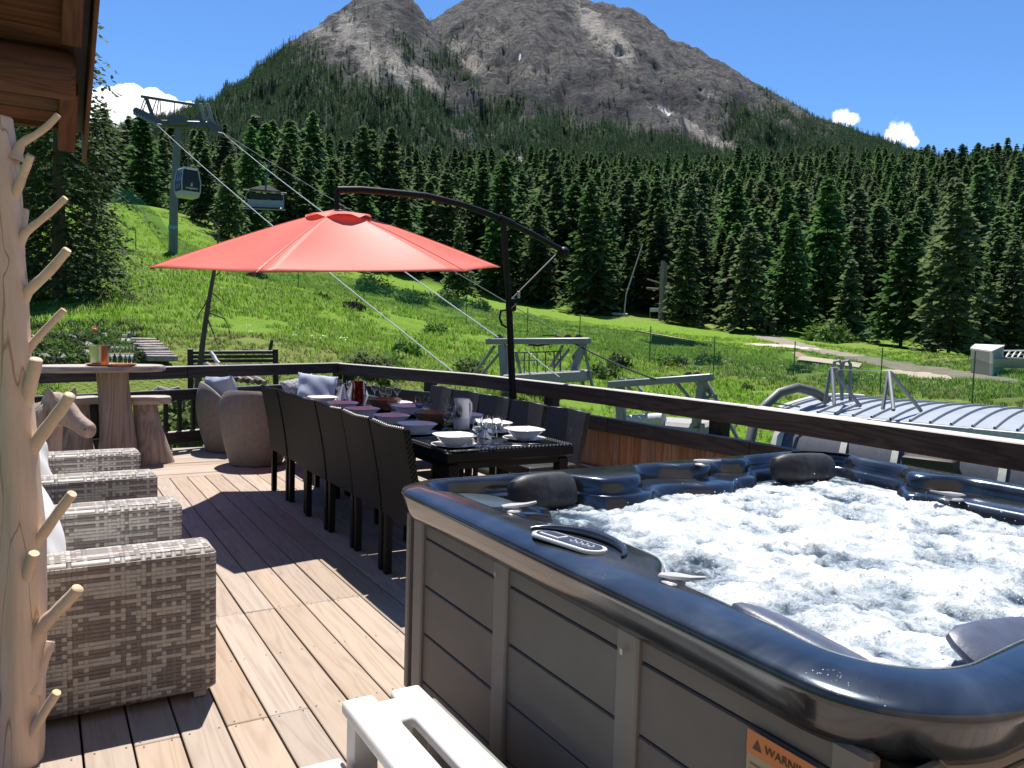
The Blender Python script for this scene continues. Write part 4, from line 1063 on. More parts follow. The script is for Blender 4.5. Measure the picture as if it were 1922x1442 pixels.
M_BW = wick_black('black_woven_strap'); M_BH = wick_black('black_open_weave', True, (.004, .004, .004), (.22, .22, .22))  # open weave: pale strand lines put the sunlit gloss into the colour
t = NT('highlit_black_braid'); v = t.coords('Object', rot=(0, 0, R(45))); wv = t.N('TexWave', ins={'Vector': v, 'Scale': 14.0}); b_ = t.N('RGBToBW', ins={0: wv.outputs[0]}).outputs[0]
t.set(color=t.ramp(b_, [(.3, (.012,)*3), (.8, (.22,)*3)]), rough=.35, spec=.6).bump(b_, 1.0, .01); M_BRAID = t.m  # pale braid ridges carry the highlight of the top edges as colour
M_BLK = plain('black_painted_metal', (.008, .008, .009), .5, var=.1, spec=.2)
TX0, TX1, TY0, TY1, TZ_ = 2.42, 3.49, 4.93, 9.30, .74
tb = thing('dining_table', ((TX0+TX1)/2, (TY0+TY1)/2, 0), 'long black woven dining table with dark glass top laid for a meal', 'table')
HX, HY = (TX1-TX0)/2, (TY1-TY0)/2
for s_ in (-1, 1):
    part('frame_rail', MB().cbox((0, 0, 0), (2*HX, .055, .085), .012), M_BLK, tb, (0, s_*(HY-.0275), TZ_-.0465))
    part('braid_edge', MB().tube([(-HX+.015, 0, 0), (HX-.015, 0, 0)], .0085, 6), M_BRAID, tb, (0, s_*(HY-.014), TZ_-.003))
    part('braid_edge', MB().tube([(0, -HY+.03, 0), (0, HY-.03, 0)], .0085, 6), M_BRAID, tb, (s_*(HX-.014), 0, TZ_-.003))
for s_ in (-1, 1): part('frame_rail', MB().cbox((0, 0, 0), (.055, 2*HY-.114, .085), .012), M_BLK, tb, (s_*(HX-.0275), 0, TZ_-.0465))
t = NT('dark_glass'); t.set(color=(.008, .009, .010), rough=.05, spec=.5)
for k in range(2): part('glass_top', MB().cbox((0, 0, 0), (2*HX-.116, HY-.062, .008), .002), t.m, tb, (0, (-1)**(k+1)*(HY/2-.029), TZ_-.006))
part('table_skirt', MB().cbox((0, 0, 0), (2*HX-.08, 2*HY-.08, .05), .004), M_BLK, tb, (0, 0, TZ_-.115))
for sx in (-1, 1):
    for yy in (-HY+.07, 0, HY-.07): part('leg', MB().cbox((0, 0, .32), (.085, .085, .64), .01), M_BW, tb, (sx*(HX-.07), yy, .001))
# chairs: high backs on the left side
def hb_chair(loc, rz, label, grp):
    o = thing('dining_chair', loc, label, 'chair', grp, rz)
    W2 = .54
    mb = MB(); rings = []
    for k in range(9):
        f = k/8; z = .40+.605*f; x = -.012-.10*f**1.4
        sag = .012*(1 if k == 8 else 0)
        rings.append([(x-.022, -W2/2, z), (x-.026, 0, z-sag), (x-.022, W2/2, z), (x+.022, W2/2, z), (x+.018, 0, z-sag), (x+.022, -W2/2, z)])
    mb.loft(rings, True, True, True); mb.fuv = True
    part('backrest', mb, M_BW, o, smooth=30)
    part('seat', MB().cbox((0, 0, 0), (.46, W2, .09), .01), M_BW, o, (.215, 0, .425)); part('top_braid', MB().tube([(-.112, -W2/2+.012, 1.004), (-.114, 0, .993), (-.112, W2/2-.012, 1.004)], .011, 7), M_BRAID, o)
    for (x, y) in ((-.005, -W2/2+.03), (-.005, W2/2-.03), (.41, -W2/2+.03), (.41, W2/2-.03)):
        part('leg', MB().cbox((0, 0, 0), (.045, .045, .40), .006), M_BLK, o, (x, y, .201))
    part('label_plate', MB().cbox((0, 0, 0), (.004, .022, .032), .001), bpy.data.materials['pale_grey_plastic'], o, (-.042, .05, .52), (0, R(-5), 0))
    return o
LY = [4.50, 5.08, 5.65, 6.22, 6.80, 7.36]
NAMES = ['nearest the hot tub', 'second from the hot tub', 'third from the hot tub', 'fourth from the hot tub', 'fifth from the hot tub', 'at the far end by the tub chair']
c0 = hb_chair((1.925, LY[0], 0), 0, 'high backed black woven chair on the near table side, '+NAMES[0], 'high backed chairs along the near table side')
for y, nm in zip(LY[1:], NAMES[1:]):
    copy_tree(c0, (1.925+rnd.uniform(-.008, .008), y, 0), rnd.uniform(-.022, .022), 'high backed black woven chair, near table side, '+nm)
def lo_chair(loc, rz, label, grp):
    o = thing('dining_armchair', loc, label, 'chair', grp, rz); W2 = .62; rings = []
    for k in range(9):
        f = k/8; z = .30+.585*f; x = .0-.09*f; ww = W2/2*(.86+.14*f)
        rings.append([(x-.025, -ww, z), (x-.045, 0, z+.01*f), (x-.025, ww, z), (x+.02, ww, z), (x, 0, z+.01*f), (x+.02, -ww, z)])
    mb = MB(); mb.loft(rings, True, True, True); mb.fuv = True; part('backrest', mb, M_BH, o, smooth=30)
    part('seat', MB().cbox((0, 0, 0), (.48, W2*.9, .10), .012), M_BH, o, (.24, 0, .39))
    for (x, y) in ((.0, -.25), (.0, .25), (.44, -.25), (.44, .25)): part('leg', MB().cbox((0, 0, 0), (.045, .045, .34), .006), M_BLK, o, (x, y, .171))
    return o
RY = [5.93, 6.60, 7.25, 7.9, 8.55]
d0 = lo_chair((4.03, RY[0], 0), math.pi, 'black open weave chair across the table, nearest the brown board infill', 'open weave chairs along the far table side')
for k, y in enumerate(RY[1:]):
    copy_tree(d0, (4.03, y, 0), math.pi+rnd.uniform(-.03, .03), 'black open weave chair across the table, '+['second from the hot tub', 'third from the hot tub, by the parasol pole', 'fourth from the hot tub', 'at the far end'][k])

# ---------------------------------------------------------------- crockery and glass
M_CHINA = plain('white_china', (.78, .77, .76), .18, var=.02, spec=.6)
t = NT('clear_glass'); t.set(color=(.96, .98, .98), rough=.0, trans=1.0, ior=1.45)
M_GLASS = t.m
t = NT('smoky_blue_glass'); t.set(color=(.62, .68, .80), rough=.02, trans=1.0, ior=1.45); M_GLASSB = t.m
t = NT('red_glass'); t.set(color=(.40, .01, .02), rough=.03, trans=.85, ior=1.45); M_RED = t.m
me_bowl = MB().lathe([(.05, .0), (.062, .004), (.10, .035), (.142, .072), (.149, .078), (.145, .080), (.137, .074), (.095, .036), (.05, .014), (.004, .012)], 36, cap0=True, sq=3.2).mesh('bowl', M_CHINA, 50)
me_plate = MB().lathe([(.07, .0), (.09, .003), (.165, .017), (.168, .020), (.163, .021), (.09, .008), (.004, .007)], 40, cap0=True).mesh('plate', M_CHINA, 50)
def wine(h=.20, r=.036):
    return MB().lathe([(.034, 0), (.034, .002), (.008, .006), (.0042, .012), (.0040, h*.42), (.008, h*.46), (r*.78, h*.56), (r, h*.70), (r*.98, h*.85), (r*.86, h), (r*.86-.0012, h), (r*.96-.0012, h*.85), (r-.0014, h*.70), (r*.78-.002, h*.575), (.006, h*.49), (.0005, h*.485)], 20, cap0=True, cap1=True)
me_wine = wine(.205, .040).mesh('wine_glass', M_GLASS, 60); me_wine2 = wine(.175, .034).mesh('wine_glass', M_GLASS, 60); me_wineb = wine(.215, .045).mesh('wine_glass', M_GLASSB, 60)
me_fork = MB().box((0, 0, .002), (.008, .14, .0025)).box((0, .10, .002), (.020, .055, .002)).mesh('cutlery', plain('steel_cutlery', (.55, .55, .56), .2, 1.0, .04), 0)
me_knife = MB().cbox((0, -.05, .003), (.013, .09, .005), .002).cbox((0, .06, .002), (.017, .12, .002), .0008).mesh('cutlery', bpy.data.materials['steel_cutlery'], 30)
def put(name, me, loc, label, cat, grp=None, rz=0.0):
    return tag(link(name, me, None, loc, (0, 0, rz)), label, cat, grp)
ZT = TZ_+.001
LB = [(843, 822), (783, 800), (735, 784), (676, 771), (635, 760), (598, 749)]
ORD = ['nearest the hot tub', 'second from the hot tub', 'third from the hot tub', 'fourth from the hot tub', 'fifth from the hot tub', 'at the far end']
for (px, py), o_ in zip(LB, ORD):
    p_ = onz(px, py, .805); p_.x = max(p_.x, TX0+.155)
    put('plate', me_plate, (p_.x, p_.y, ZT), f'white plate on the chair side of the table, {o_}', 'plate', 'plates on the dining table')
    put('bowl', me_bowl, (p_.x, p_.y, ZT+.009), f'white square rimmed bowl on the chair side plate, {o_}', 'bowl', 'bowls on the dining table', rnd.uniform(-.1, .1))
    for s_, me_ in ((-.195, me_knife), (-.22, me_fork)):
        put('cutlery', me_, (p_.x+.01, p_.y+s_, ZT), f'steel {"knife" if me_ is me_knife else "fork"} beside the chair side bowl, {o_}', 'cutlery', 'cutlery on the dining table', R(90)+rnd.uniform(-.1, .1))
RB_ = [(984, 808), (925, 795), (873, 780), (765, 764), (745, 757)]
for (px, py), o_ in zip(RB_, ORD):
    p_ = onz(px, py, .815); p_.x = min(p_.x, TX1-.17)
    put('plate', me_plate, (p_.x, p_.y, ZT), f'white plate on the railing side of the table, {o_}', 'plate', 'plates on the dining table')
    put('bowl', me_bowl, (p_.x, p_.y, ZT+.009), f'white square rimmed bowl on the railing side plate, {o_}', 'bowl', 'bowls on the dining table', rnd.uniform(-.1, .1))
p_ = onz(1005, 828, .74)
for k, (dx, rz) in enumerate(((0, 1.2), (.05, 1.45), (-.06, 1.7))):
    put('cutlery', me_fork if k else me_knife, (p_.x-.15+dx*.3, p_.y-.13+.05*k, ZT), ['steel knife crossing the glass in front of the railing side bowl', 'steel fork beside the crossing knife on the dark glass', 'second steel fork beside the crossing knife'][k], 'cutlery', 'cutlery on the dining table', rz)
GL = [(896, 838, 0, 'foremost wine glass of the near cluster'), (911, 832, 0, 'wine glass at the back of the near cluster'), (922, 840, 1, 'smaller wine glass in the middle of the near cluster'), (932, 833, 0, 'wine glass on the right of the near cluster'),
      (835, 806, 1, 'wine glass left of the white pitcher'), (858, 808, 0, 'wine glass in front of the white pitcher handle'), (840, 790, 0, 'wine glass behind the white pitcher'),
      (787, 788, 2, 'smoky goblet in front of the two by the wooden bowls'), (803, 786, 2, 'smoky goblet standing behind its twin by the wooden bowls'),
      (745, 757, 0, 'wine glass beyond the middle wooden bowl'), (718, 762, 0, 'wine glass in front of the far wooden bowl'), (729, 760, 1, 'small wine glass beside the red pitcher'), (703, 752, 0, 'wine glass right behind the red pitcher'), (636, 745, 0, 'wine glass holding a folded napkin at the far table end'), (655, 742, 1, 'small wine glass among the far napkins')]
for px, py, k, lb in GL:
    p_ = onz(px, py, .74); put('wine_glass', (me_wine, me_wine2, me_wineb)[k], (p_.x, p_.y, ZT), lb, 'wine glass', 'glasses on the dining table', rnd.uniform(0, 6))
def pitcher(px, py, mat, label, s=1.0):
    p_ = onz(px, py, .74); o = thing('pitcher', (p_.x, p_.y, ZT), label, 'pitcher', None, R(200)); o.scale = (s, s, s)
    mb = MB(); prof = [(.058, 0), (.064, .006), (.066, .06), (.062, .13), (.058, .20), (.062, .245), (.058, .245), (.054, .20), (.058, .13), (.061, .06), (.055, .012), (.002, .01)]
    mb.lathe(prof, 28, cap0=True)
    b0 = 28*5
    for j in range(28):
        a = 2*math.pi*j/28
        if math.cos(a) > .75:
            for r_ in (5, 6):
                x, y, z = mb.v[28*r_+j]; k = (math.cos(a)-.75)*4; mb.v[28*r_+j] = (x+.022*k, y, z+.008*k)
    part('jug_body', mb, mat, o, smooth=60)
    part('handle', MB().tube([(-.056, 0, .21), (-.085, 0, .225), (-.108, 0, .20), (-.112, 0, .15), (-.10, 0, .09), (-.062, 0, .05)], [.008, .009, .009, .009, .008, .007], 10), mat, o, smooth=60)
    return o
pitcher(866, 806, M_CHINA, 'tall white china pitcher standing among the glasses', 1.06)
pitcher(671, 758, M_RED, 'dark red glass pitcher near the far table end', 1.0)
M_BOWLW = wood('acacia_bowl', (.16, .065, .022), (.30, .14, .05), (.42, .22, .09), 'X', .4, 8, vary=.2)
me_wb = MB().lathe([(.07, 0), (.10, .01), (.15, .07), (.172, .115), (.165, .118), (.145, .075), (.09, .022), (.003, .02)], 32, cap0=True).mesh('wooden_bowl', M_BOWLW, 50)
for px, py, lb in ((812, 798, 'brown wooden salad bowl behind the white pitcher'), (722, 770, 'brown wooden salad bowl in the middle of the table'),):
    p_ = onz(px, py, .74); put('wooden_bowl', me_wb, (p_.x, p_.y, ZT), lb, 'bowl', 'wooden bowls on the dining table')
def napkin(px, py, label, s=1.0, rz=0.0):
    mb = MB(); rings = []
    for k in range(7):
        f = k/6; ring = []
        for j in range(16):
            a = 2*math.pi*j/16; r = (.055*(1-f)+.012)*(1+.28*math.sin(3*a+1)+.15*math.sin(5*a))
            ring.append((r*math.cos(a)+.02*f, r*math.sin(a), .15*f+.01*math.sin(4*a)*(1-f)))
        rings.append(ring)
    mb.loft(rings, True, True, True); p_ = onz(px, py, .74)
    o = tag(part('napkin', mb, bpy.data.materials['white_cushion'], None, (p_.x, p_.y, ZT), (0, 0, rz), smooth=40), label, 'napkin', 'folded napkins on the dining table'); o.scale = (s, s, s)
napkin(640, 750, 'upright folded white napkin in front of the red pitcher', 1.1); napkin(658, 744, 'folded white napkin at the far table end'); napkin(682, 742, 'white napkin lying beyond the red pitcher', .9, 1.0)
napkin(915, 822, 'white napkin crumpled behind the near cluster of glasses', .8, 2.0); napkin(884, 836, 'low white napkin left of the near cluster of glasses', .55, .5)

# ================================================================ PARASOL
um = thing('parasol', (4.5, 7.52, 0), 'coral red cantilever parasol on a black curved arm over the dining table', 'parasol')
U0 = Vector((4.5, 7.52, 0)); UC = Vector((2.344, 7.11, 2.109)); UR, UPH, UTX, UTY = 1.574, R(-9.33), .069, .076
def uv_pt(rho, a, drop):     # on the canopy: rho 0..1 out from the hub
    x, y = rho*UR*math.cos(a), rho*UR*math.sin(a)
    return UC+Vector((x, y, UTX*x+UTY*y+drop))-U0
HUB = .515
VTX = []
for k in range(6):
    x, y = UR*math.cos(UPH+k*math.pi/3), UR*math.sin(UPH+k*math.pi/3); VTX.append(UC+Vector((x, y, UTX*x+UTY*y))-U0)
VTX[5] = VTX[5]+Vector((.21, .42, .035))      # the corner by the table is stretched outwards
def can(rho, k, f, drop): b_ = VTX[k % 6].lerp(VTX[(k+1) % 6], f); c_ = UC-U0; return c_+(b_-c_)*rho+Vector((0, 0, drop))
t = NT('coral_canvas'); v = t.coords(); nz = t.noise(v, 3, 3, .5); fb = t.noise(v, 500, 2, .5)
t.set(color=t.ramp(nz, [(.3, (.80, .22, .165)), (.7, (.83, .25, .185))]), rough=.48, spec=.2).bump(fb, .12, .002); t.translucent((.84, .20, .17), .36); M_CAN = t.m
NG, NR = 16, 16
for k in range(6):
    a0, a1 = UPH+k*math.pi/3, UPH+(k+1)*math.pi/3; mb = MB()
    for i in range(NR+1):
        rho = .10+.90*i/NR
        for j in range(NG+1):
            f = j/NG; 
            sc_ = 4*f*(1-f); rr_ = rho*(1-.06*sc_*rho**2)
            dz = HUB*(1-rho**1.16)-.085*sc_*math.sin(math.pi*min(1, rho*1.02))**.8*1.0*rho
            mb.v.append(tuple(can(rr_, k, f, dz)))
    for i in range(NR):
        for j in range(NG): mb.f.append((i*(NG+1)+j, (i+1)*(NG+1)+j, (i+1)*(NG+1)+j+1, i*(NG+1)+j+1))
    o = part('canopy_panel', mb, M_CAN, um, smooth=70)
    so_ = o.modifiers.new('cloth', 'SOLIDIFY'); so_.thickness = .0018; so_.offset = 0
    rb = MB().tube([can(.03, k, 0, HUB-.06), can(.5, k, 0, HUB*(1-.5**1.16)-.02), can(.985, k, 0, -.008)], [.011, .010, .008], 6); part('rib', rb, M_BLK, um)
    st_ = MB().tube([uv_pt(.02, a0, HUB-.42), can(.48, k, 0, HUB*(1-.48**1.16)-.03)], .008, 6); part('strut', st_, M_BLK, um)
    sm = MB().tube([can(.10+.9*i/8, k, 0, HUB*(1-(.10+.9*i/8)**1.16)+.002) for i in range(9)], .0032, 5); part('seam', sm, M_CAN, um)
mb = MB()
for k in range(24):
    a0, a1 = UPH+k*math.pi/12, UPH+(k+1)*math.pi/12
    for r0, r1 in ((.005, .10), (.10, .185)):
        def vz(r, a): w_ = abs(math.sin(3*(a-UPH))); return HUB+.012-.33*r-.022*(r > .15)*(1-w_)+.012*(r > .15)*w_
        mb.poly([uv_pt(r0, a0, vz(r0, a0)), uv_pt(r1, a0, vz(r1, a0)), uv_pt(r1, a1, vz(r1, a1)), uv_pt(r0, a1, vz(r0, a1))])
part('vent_cap', mb, M_CAN, um, smooth=70)
AP = [(2.325,7.091,2.80),(2.56,7.135,2.833),(2.802,7.181,2.848),(3.28,7.272,2.872),(3.735,7.358,2.841),(4.0,7.408,2.80),(4.265,7.459,2.75),(4.687,7.539,2.641),(5.139,7.625,2.507)]
apts = [Vector(p)-U0 for p in AP]
part('arm', MB().tube(apts[:7], .032, 12), M_BLK, um); part('arm_sleeve', MB().tube([apts[6]-Vector((.06, .01, -.012)), apts[6]+Vector((.13, .02, -.035))], .044, 12), M_BLK, um)
part('lever', MB().tube(apts[6:], [.034, .032, .030], 12), M_BLK, um)
part('lever_knob', MB().sphere(tuple(apts[-1]+Vector((.02, 0, -.03))), .072, 16, 10), M_BLK, um)
part('pole', MB().tube([(-.24, -.065, 2.72), (-.13, -.04, 1.93), (-.02, -.005, .8), (0, 0, .05)], [.033, .034, .040, .042], 16), M_BLK, um)
part('hanger', MB().tube([apts[0], (apts[0]+uv_pt(0, 0, HUB))/2+Vector((-.01, 0, 0)), uv_pt(0, 0, HUB-.45)], .022, 10), M_BLK, um)
part('hub', MB().lathe([(.02, -.05), (.055, -.05), (.055, .05), (.02, .05)], 14, tuple(uv_pt(0, 0, HUB-.42)), True, True), M_BLK, um)
part('stay_rod', MB().tube([(-.11, -.04, 1.90), apts[-1]+Vector((-.05, 0, -.03))], .013, 8), M_BLK, um)
ck = part('crank_box', MB().cbox((-.105, -.05, 1.86), (.085, .10, .15), .015), M_BLK, um); part('crank_handle', MB().tube([(-.105, -.10, 1.86), (-.11, -.17, 1.86), (-.20, -.19, 1.80), (-.205, -.19, 1.70)], .009, 8), M_BLK, ck)
part('strap_buckle', MB().cbox((-.02, -.06, 1.97), (.03, .02, .075), .004), bpy.data.materials['pale_grey_plastic'], um, None, None)
hk = MB().tube([(-.17, -.06, 1.80), (-.24, -.07, 1.79), (-.255, -.07, 1.71), (-.22, -.065, 1.64), (-.16, -.055, 1.615)], .012, 8); part('strap_hook', hk, M_BLK, um)
part('base_plate', MB().cbox((0, 0, .025), (.62, .62, .048), .01), M_BLK, um, (0.0, 0.0, .002))

# ================================================================ BAR TABLE, STOOLS, HORSE
M_DRIFT = wood('grey_teak_root', (.15, .12, .10), (.30, .25, .215), (.42, .36, .31), 'Z', .8, 5, vary=.15, bump=.8)
M_DRIFTX = wood('grey_teak_slab', (.20, .165, .14), (.38, .325, .285), (.50, .44, .39), 'X', .75, 5, vary=.1, bump=.5)
def root_trunk(h, r0, r1, seed, n=30, flare=1.7, legs=3, hole=0.0):
    g_ = random.Random(seed); ph = [g_.uniform(0, 6) for _ in range(5)]; mb = MB(); rings = []
    for k in range(22):
        f = k/21; ring = []
        for j in range(n):
            a = 2*math.pi*j/n; base = (1-f)**2.2
            r = r0*(1-f)+r1*f+.25*r0*base*(flare-1)*2
            r *= 1+.16*base*2*max(-.4, math.cos(legs*a+ph[0]))+.06*math.sin(2*a+ph[1]+f*2)+.045*math.sin(5*a+ph[2]-f*3)+.02*math.sin(9*a+ph[3])
            ring.append((r*math.cos(a)+.03*math.sin(3*f+ph[4]), r*math.sin(a)+.02*math.sin(2.4*f+ph[1]), h*f))
        rings.append(ring)
    return mb.loft(rings, True, True, True)
def slab(L, W, th, seed, n=26):
    g_ = random.Random(seed); ring = []
    for j in range(n):
        a = 2*math.pi*j/n; k = 1/((abs(math.cos(a))**3.4+abs(math.sin(a))**3.4)**(1/3.4))*(1+g_.uniform(-.035, .035)); ring.append((L/2*k*math.cos(a), W/2*k*math.sin(a)))
    mb = MB(); return mb.loft([[(x*.94, y*.9, 0) for x, y in ring], [(x, y, th*.25) for x, y in ring], [(x*1.0, y, th*.8) for x, y in ring], [(x*.985, y*.97, th) for x, y in ring]], True, True, True)
bt = thing('bar_table', (.66, 9.38, 0), 'rustic bar table, a grey teak slab on a gnarled tree root', 'table', None, R(10))
part('root_leg', root_trunk(1.035, .135, .145, 4, flare=1.9), M_DRIFT, bt, (.02, 0, .0), smooth=70)
part('table_slab', slab(1.28, .52, .065, 5), M_DRIFTX, bt, (-.12, 0, 1.03), smooth=50)
part('table_leaf', slab(.52, .44, .055, 9), M_DRIFTX, bt, (-.42, -.06, 1.032) if False else (-.40, .02, 1.098), smooth=50) if False else None
def stool(loc, seed, label, rz=0):
    o = thing('log_stool', loc, label, 'stool', 'log stools at the bar table', rz)
    part('root_leg', root_trunk(.665, .165, .125, seed, flare=1.35, legs=3), M_DRIFT, o, smooth=70)
    part('seat_slab', slab(.47, .36, .075, seed+3), M_DRIFTX, o, (0, 0, .662), smooth=50); return o
stool((1.03, 9.62, 0), 21, 'driftwood log stool right of the bar table')
stool((.34, 9.72, 0), 33, 'driftwood log stool half hidden behind the carved horse head', .6)
TT = 1.0965
def tabpt(px, py, z=TT): return onz(px, py, z)
ty = 9.30
def tx_at(px): v = ray(px, 672); return v.x/v.y*ty
tray = MB().lathe([(.02, 0), (.20, 0), (.225, .016), (.228, .022), (.22, .022), (.20, .008), (.02, .007)], 36, cap0=True, cap1=True); tray.v = [(x*1.08, y*.72, z) for x, y, z in tray.v]
tag(part('tray', tray, plain('orange_wood_tray', (.50, .20, .06), .4, scale=9), None, (tx_at(209), ty-.02, TT+.001)), 'orange wooden tray holding the ice bucket and flutes', 'tray')
ib = thing('ice_bucket', (tx_at(187), ty, TT+.010), 'polished metal ice bucket with an orange stripe on the tray', 'bucket')
t = NT('brushed_steel'); t.set(color=(.55, .52, .50), metal=1.0, rough=.28); M_STEEL = t.m
part('bucket_body', MB().lathe([(.078, 0), (.088, .006), (.098, .20), (.102, .205), (.096, .205), (.085, .012), (.003, .01)], 28, cap0=True), M_STEEL, ib)
t = NT('copper'); t.set(color=(.75, .28, .12), metal=.8, rough=.3); mb = MB()
for k in range(5):
    a = R(-82+k*8); a1 = R(-82+(k+1)*8)
    mb.poly([(.0885*math.cos(a), .0885*math.sin(a), .008), (.0885*math.cos(a1), .0885*math.sin(a1), .008), (.099*math.cos(a1), .099*math.sin(a1), .20), (.099*math.cos(a), .099*math.sin(a), .20)])
part('copper_band', mb, t.m, ib)
me_fl = MB().lathe([(.03, 0), (.03, .002), (.006, .006), (.004, .03), (.005, .07), (.018, .09), (.026, .13), (.029, .21), (.0278, .21), (.0248, .13), (.016, .093), (.001, .085)], 18, cap0=True, cap1=True).mesh('flute', M_GLASS, 60)
for k, px in enumerate((210, 221, 231, 240, 247)):
    put('champagne_flute', me_fl, (tx_at(px), ty+[0, .05, -.02, .04, -.01][k], TT+.010), ['champagne flute right beside the metal ice bucket', 'champagne flute second from the ice bucket', 'champagne flute in the middle of the row on the tray', 'champagne flute second from the tray end', 'champagne flute at the right end of the tray'][k], 'glass', 'flutes on the tray')
# carved horse head
t = NT('carved_driftwood'); v = t.coords('Object', (1, 1, .35)); n1 = t.noise(v, 9, 5, .65, .6); n2 = t.noise(v, 60, 4, .7)
t.set(color=t.ramp(t.math('ADD', t.math('MULTIPLY', n1, .7), t.math('MULTIPLY', n2, .3)), [(.3, (.15, .11, .085)), (.45, (.36, .28, .225)), (.7, (.52, .43, .36))]), rough=.75, spec=.3).bump(t.math('ADD', n1, n2), .5, .012); M_HORSE = t.m
HP = Vector((0, 0, CAM_H))+ray(130, 800)*7.25
hs_ = thing('horse_sculpture', (HP.x, HP.y, 0), 'carved driftwood horse head with flowing mane beside the armchairs', 'sculpture', None, -YAW+R(-8))
def K(a, z, d=0.0): return Vector((a, d, z))
hz = lambda py: HP.z+(800-py)/FPX*7.25
ha = lambda px: (px-130)/FPX*7.25
def ell(c_, ax, ru, rv, n=18, e=2.3):
    ax = Vector(ax).normalized(); sd = Vector((0, 1, 0)); up_ = ax.cross(sd).normalized(); ring = []
    for j in range(n):
        a = 2*math.pi*j/n; k = 1/((abs(math.cos(a))**e+abs(math.sin(a))**e)**(1/e)); ring.append(c_+up_*ru*k*math.cos(a)+sd*rv*k*math.sin(a))
    return ring
mb = MB()
neck = [(62,915,.27,.13),(64,870,.235,.125),(70,830,.20,.115),(80,795,.165,.10),(94,770,.13,.09)]
pr = []
hd = [(84,752,.085,.075,(.7,.0,-.35)),(98,757,.125,.092,(.8,0,-.45)),(112,768,.145,.096,(.8,0,-.5)),(126,778,.125,.088,(.8,0,-.52)),(140,788,.098,.075,(.8,0,-.55)),(153,796,.085,.066,(.8,0,-.52)),(164,803,.086,.066,(.8,0,-.45)),(173,808,.078,.062,(.85,0,-.4)),(179,812,.045,.04,(.9,0,-.35))]
mb.loft([ell(K(ha(px), hz(py)), (.25, 0, 1), ru, rv) for px, py, ru, rv in neck], True, True, True)
mb.loft([ell(K(ha(px), hz(py)), ax, ru*.92, rv) for px, py, ru, rv, ax in hd], True, True, True)
body = part('head_and_neck', mb, M_HORSE, hs_, smooth=70)
rm = body.modifiers.new('fuse', 'REMESH'); rm.mode = 'VOXEL'; rm.voxel_size = .009; rm.use_smooth_shade = True
sm_ = body.modifiers.new('soften', 'SMOOTH'); sm_.iterations = 6; sm_.factor = .6
for d_, px, tp_ in ((-.06, 103, (99, 726)), (.06, 138 if False else 118, (147, 728))):
    b_ = K(ha(px), hz(757), d_); tip = K(ha(tp_[0] if d_ < 0 else 131), hz(tp_[1]), d_*1.3); m1 = (b_+tip)/2
    part('ear', MB().loft([ell(b_, tip-b_, .052, .03, 10), ell(m1, tip-b_, .05, .026, 10), ell(tip, tip-b_, .006, .005, 10)], True, True, True), M_HORSE, hs_, smooth=60)
g_ = random.Random(8)
for k in range(17):
    f = k/16; px0, py0 = 104-46*f, 748+18*f; d_ = -.05-.06*f+g_.uniform(-.03, .03)
    pts = [K(ha(px0), hz(py0), d_*.4), K(ha(px0-7), hz(py0+22), d_-.06), K(ha(px0-10+g_.uniform(-7, 4)), hz(py0+58+g_.uniform(-8, 10)), d_-.09), K(ha(px0-6+g_.uniform(-10, 10)), hz(py0+98+g_.uniform(-14, 20)), d_-.07)]
    part('mane_lock', MB().tube(pts, [.020, .028, .022, .006], 8), M_HORSE, hs_, smooth=60)
for k in range(4):
    pts = [K(ha(104), hz(748), -.02+k*.012), K(ha(112+k*3), hz(752+k*2), -.05+.02*k), K(ha(120+k*5), hz(766+k*2), -.07+.01*k)]; part('mane_lock', MB().tube(pts, [.014, .014, .004], 7), M_HORSE, hs_, smooth=60)
for d_ in (-1, 1):
    part('eye', MB().sphere(tuple(K(ha(123), hz(764), d_*.072)), .016, 10, 8), M_HORSE, hs_); part('nostril', MB().sphere(tuple(K(ha(171), hz(803), d_*.052)), .013, 8, 6), M_DARK, hs_)
mb = MB().lathe([(.26, .0), (.25, .04), (.21, hz(900)*.7), (.20, max(.1, hz(905)))], 20, cap0=True, cap1=True); part('plinth', mb, M_HORSE, hs_, (ha(66), 0, .001), smooth=50)
# ================================================================ CHALET EAVE
M_SOF = wood('red_brown_soffit', (.045, .017, .009), (.105, .043, .024), (.165, .078, .043), 'X', .6, 6, vary=.3, bump=.3)
M_SOFY = wood('red_brown_rafter', (.042, .017, .010), (.095, .041, .023), (.145, .07, .039), 'Y', .6, 6, vary=.3, bump=.3)
ch = thing('chalet', (-1.2, 3.5, 0), 'red brown timber chalet roof overhang in the upper left corner', 'building')
CH0 = Vector((-1.2, 3.5, 0)); YE, ZE, KS = 7.0, 3.03, .40
SL = math.atan(KS)
def roofpt(x, y, off=0.0): return Vector((x, y, ZE+KS*(YE-y)))+Vector((0, math.sin(SL), math.cos(SL)))*off-CH0
brd = MB().cbox((0, 0, 0), (2.95, .146, .022), .006).mesh('soffit_board', M_SOF)
n_ = int(6.4/math.cos(SL)/.148)
for k in range(n_):
    y = YE-.075*math.cos(SL)-k*.148*math.cos(SL)
    link('soffit_board', brd, ch, roofpt(-1.255, y, .012+.002*(k % 3)), (-SL, 0, 0))
def slope_beam(name, x, w_, h, y0, y1, off, mat):
    L = (y0-y1)/math.cos(SL); return part(name, MB().cbox((0, 0, 0), (w_, L, h), .008), mat, ch, roofpt(x, (y0+y1)/2, off), (-SL, 0, 0))
slope_beam('rafter', .20, .115, .11, 7.18, 6.50, -.058, M_SOFY); slope_beam('rafter', .20, .115, .11, 6.02, 1.0, -.058, M_SOFY)
slope_beam('barge_board', .325, .028, .30, 7.30, .8, .03, M_SOFY)
slope_beam('roof_sheet', -1.2, 3.1, .05, 7.28, .8, .17, plain('dark_roof_metal', (.06, .05, .05), .5))
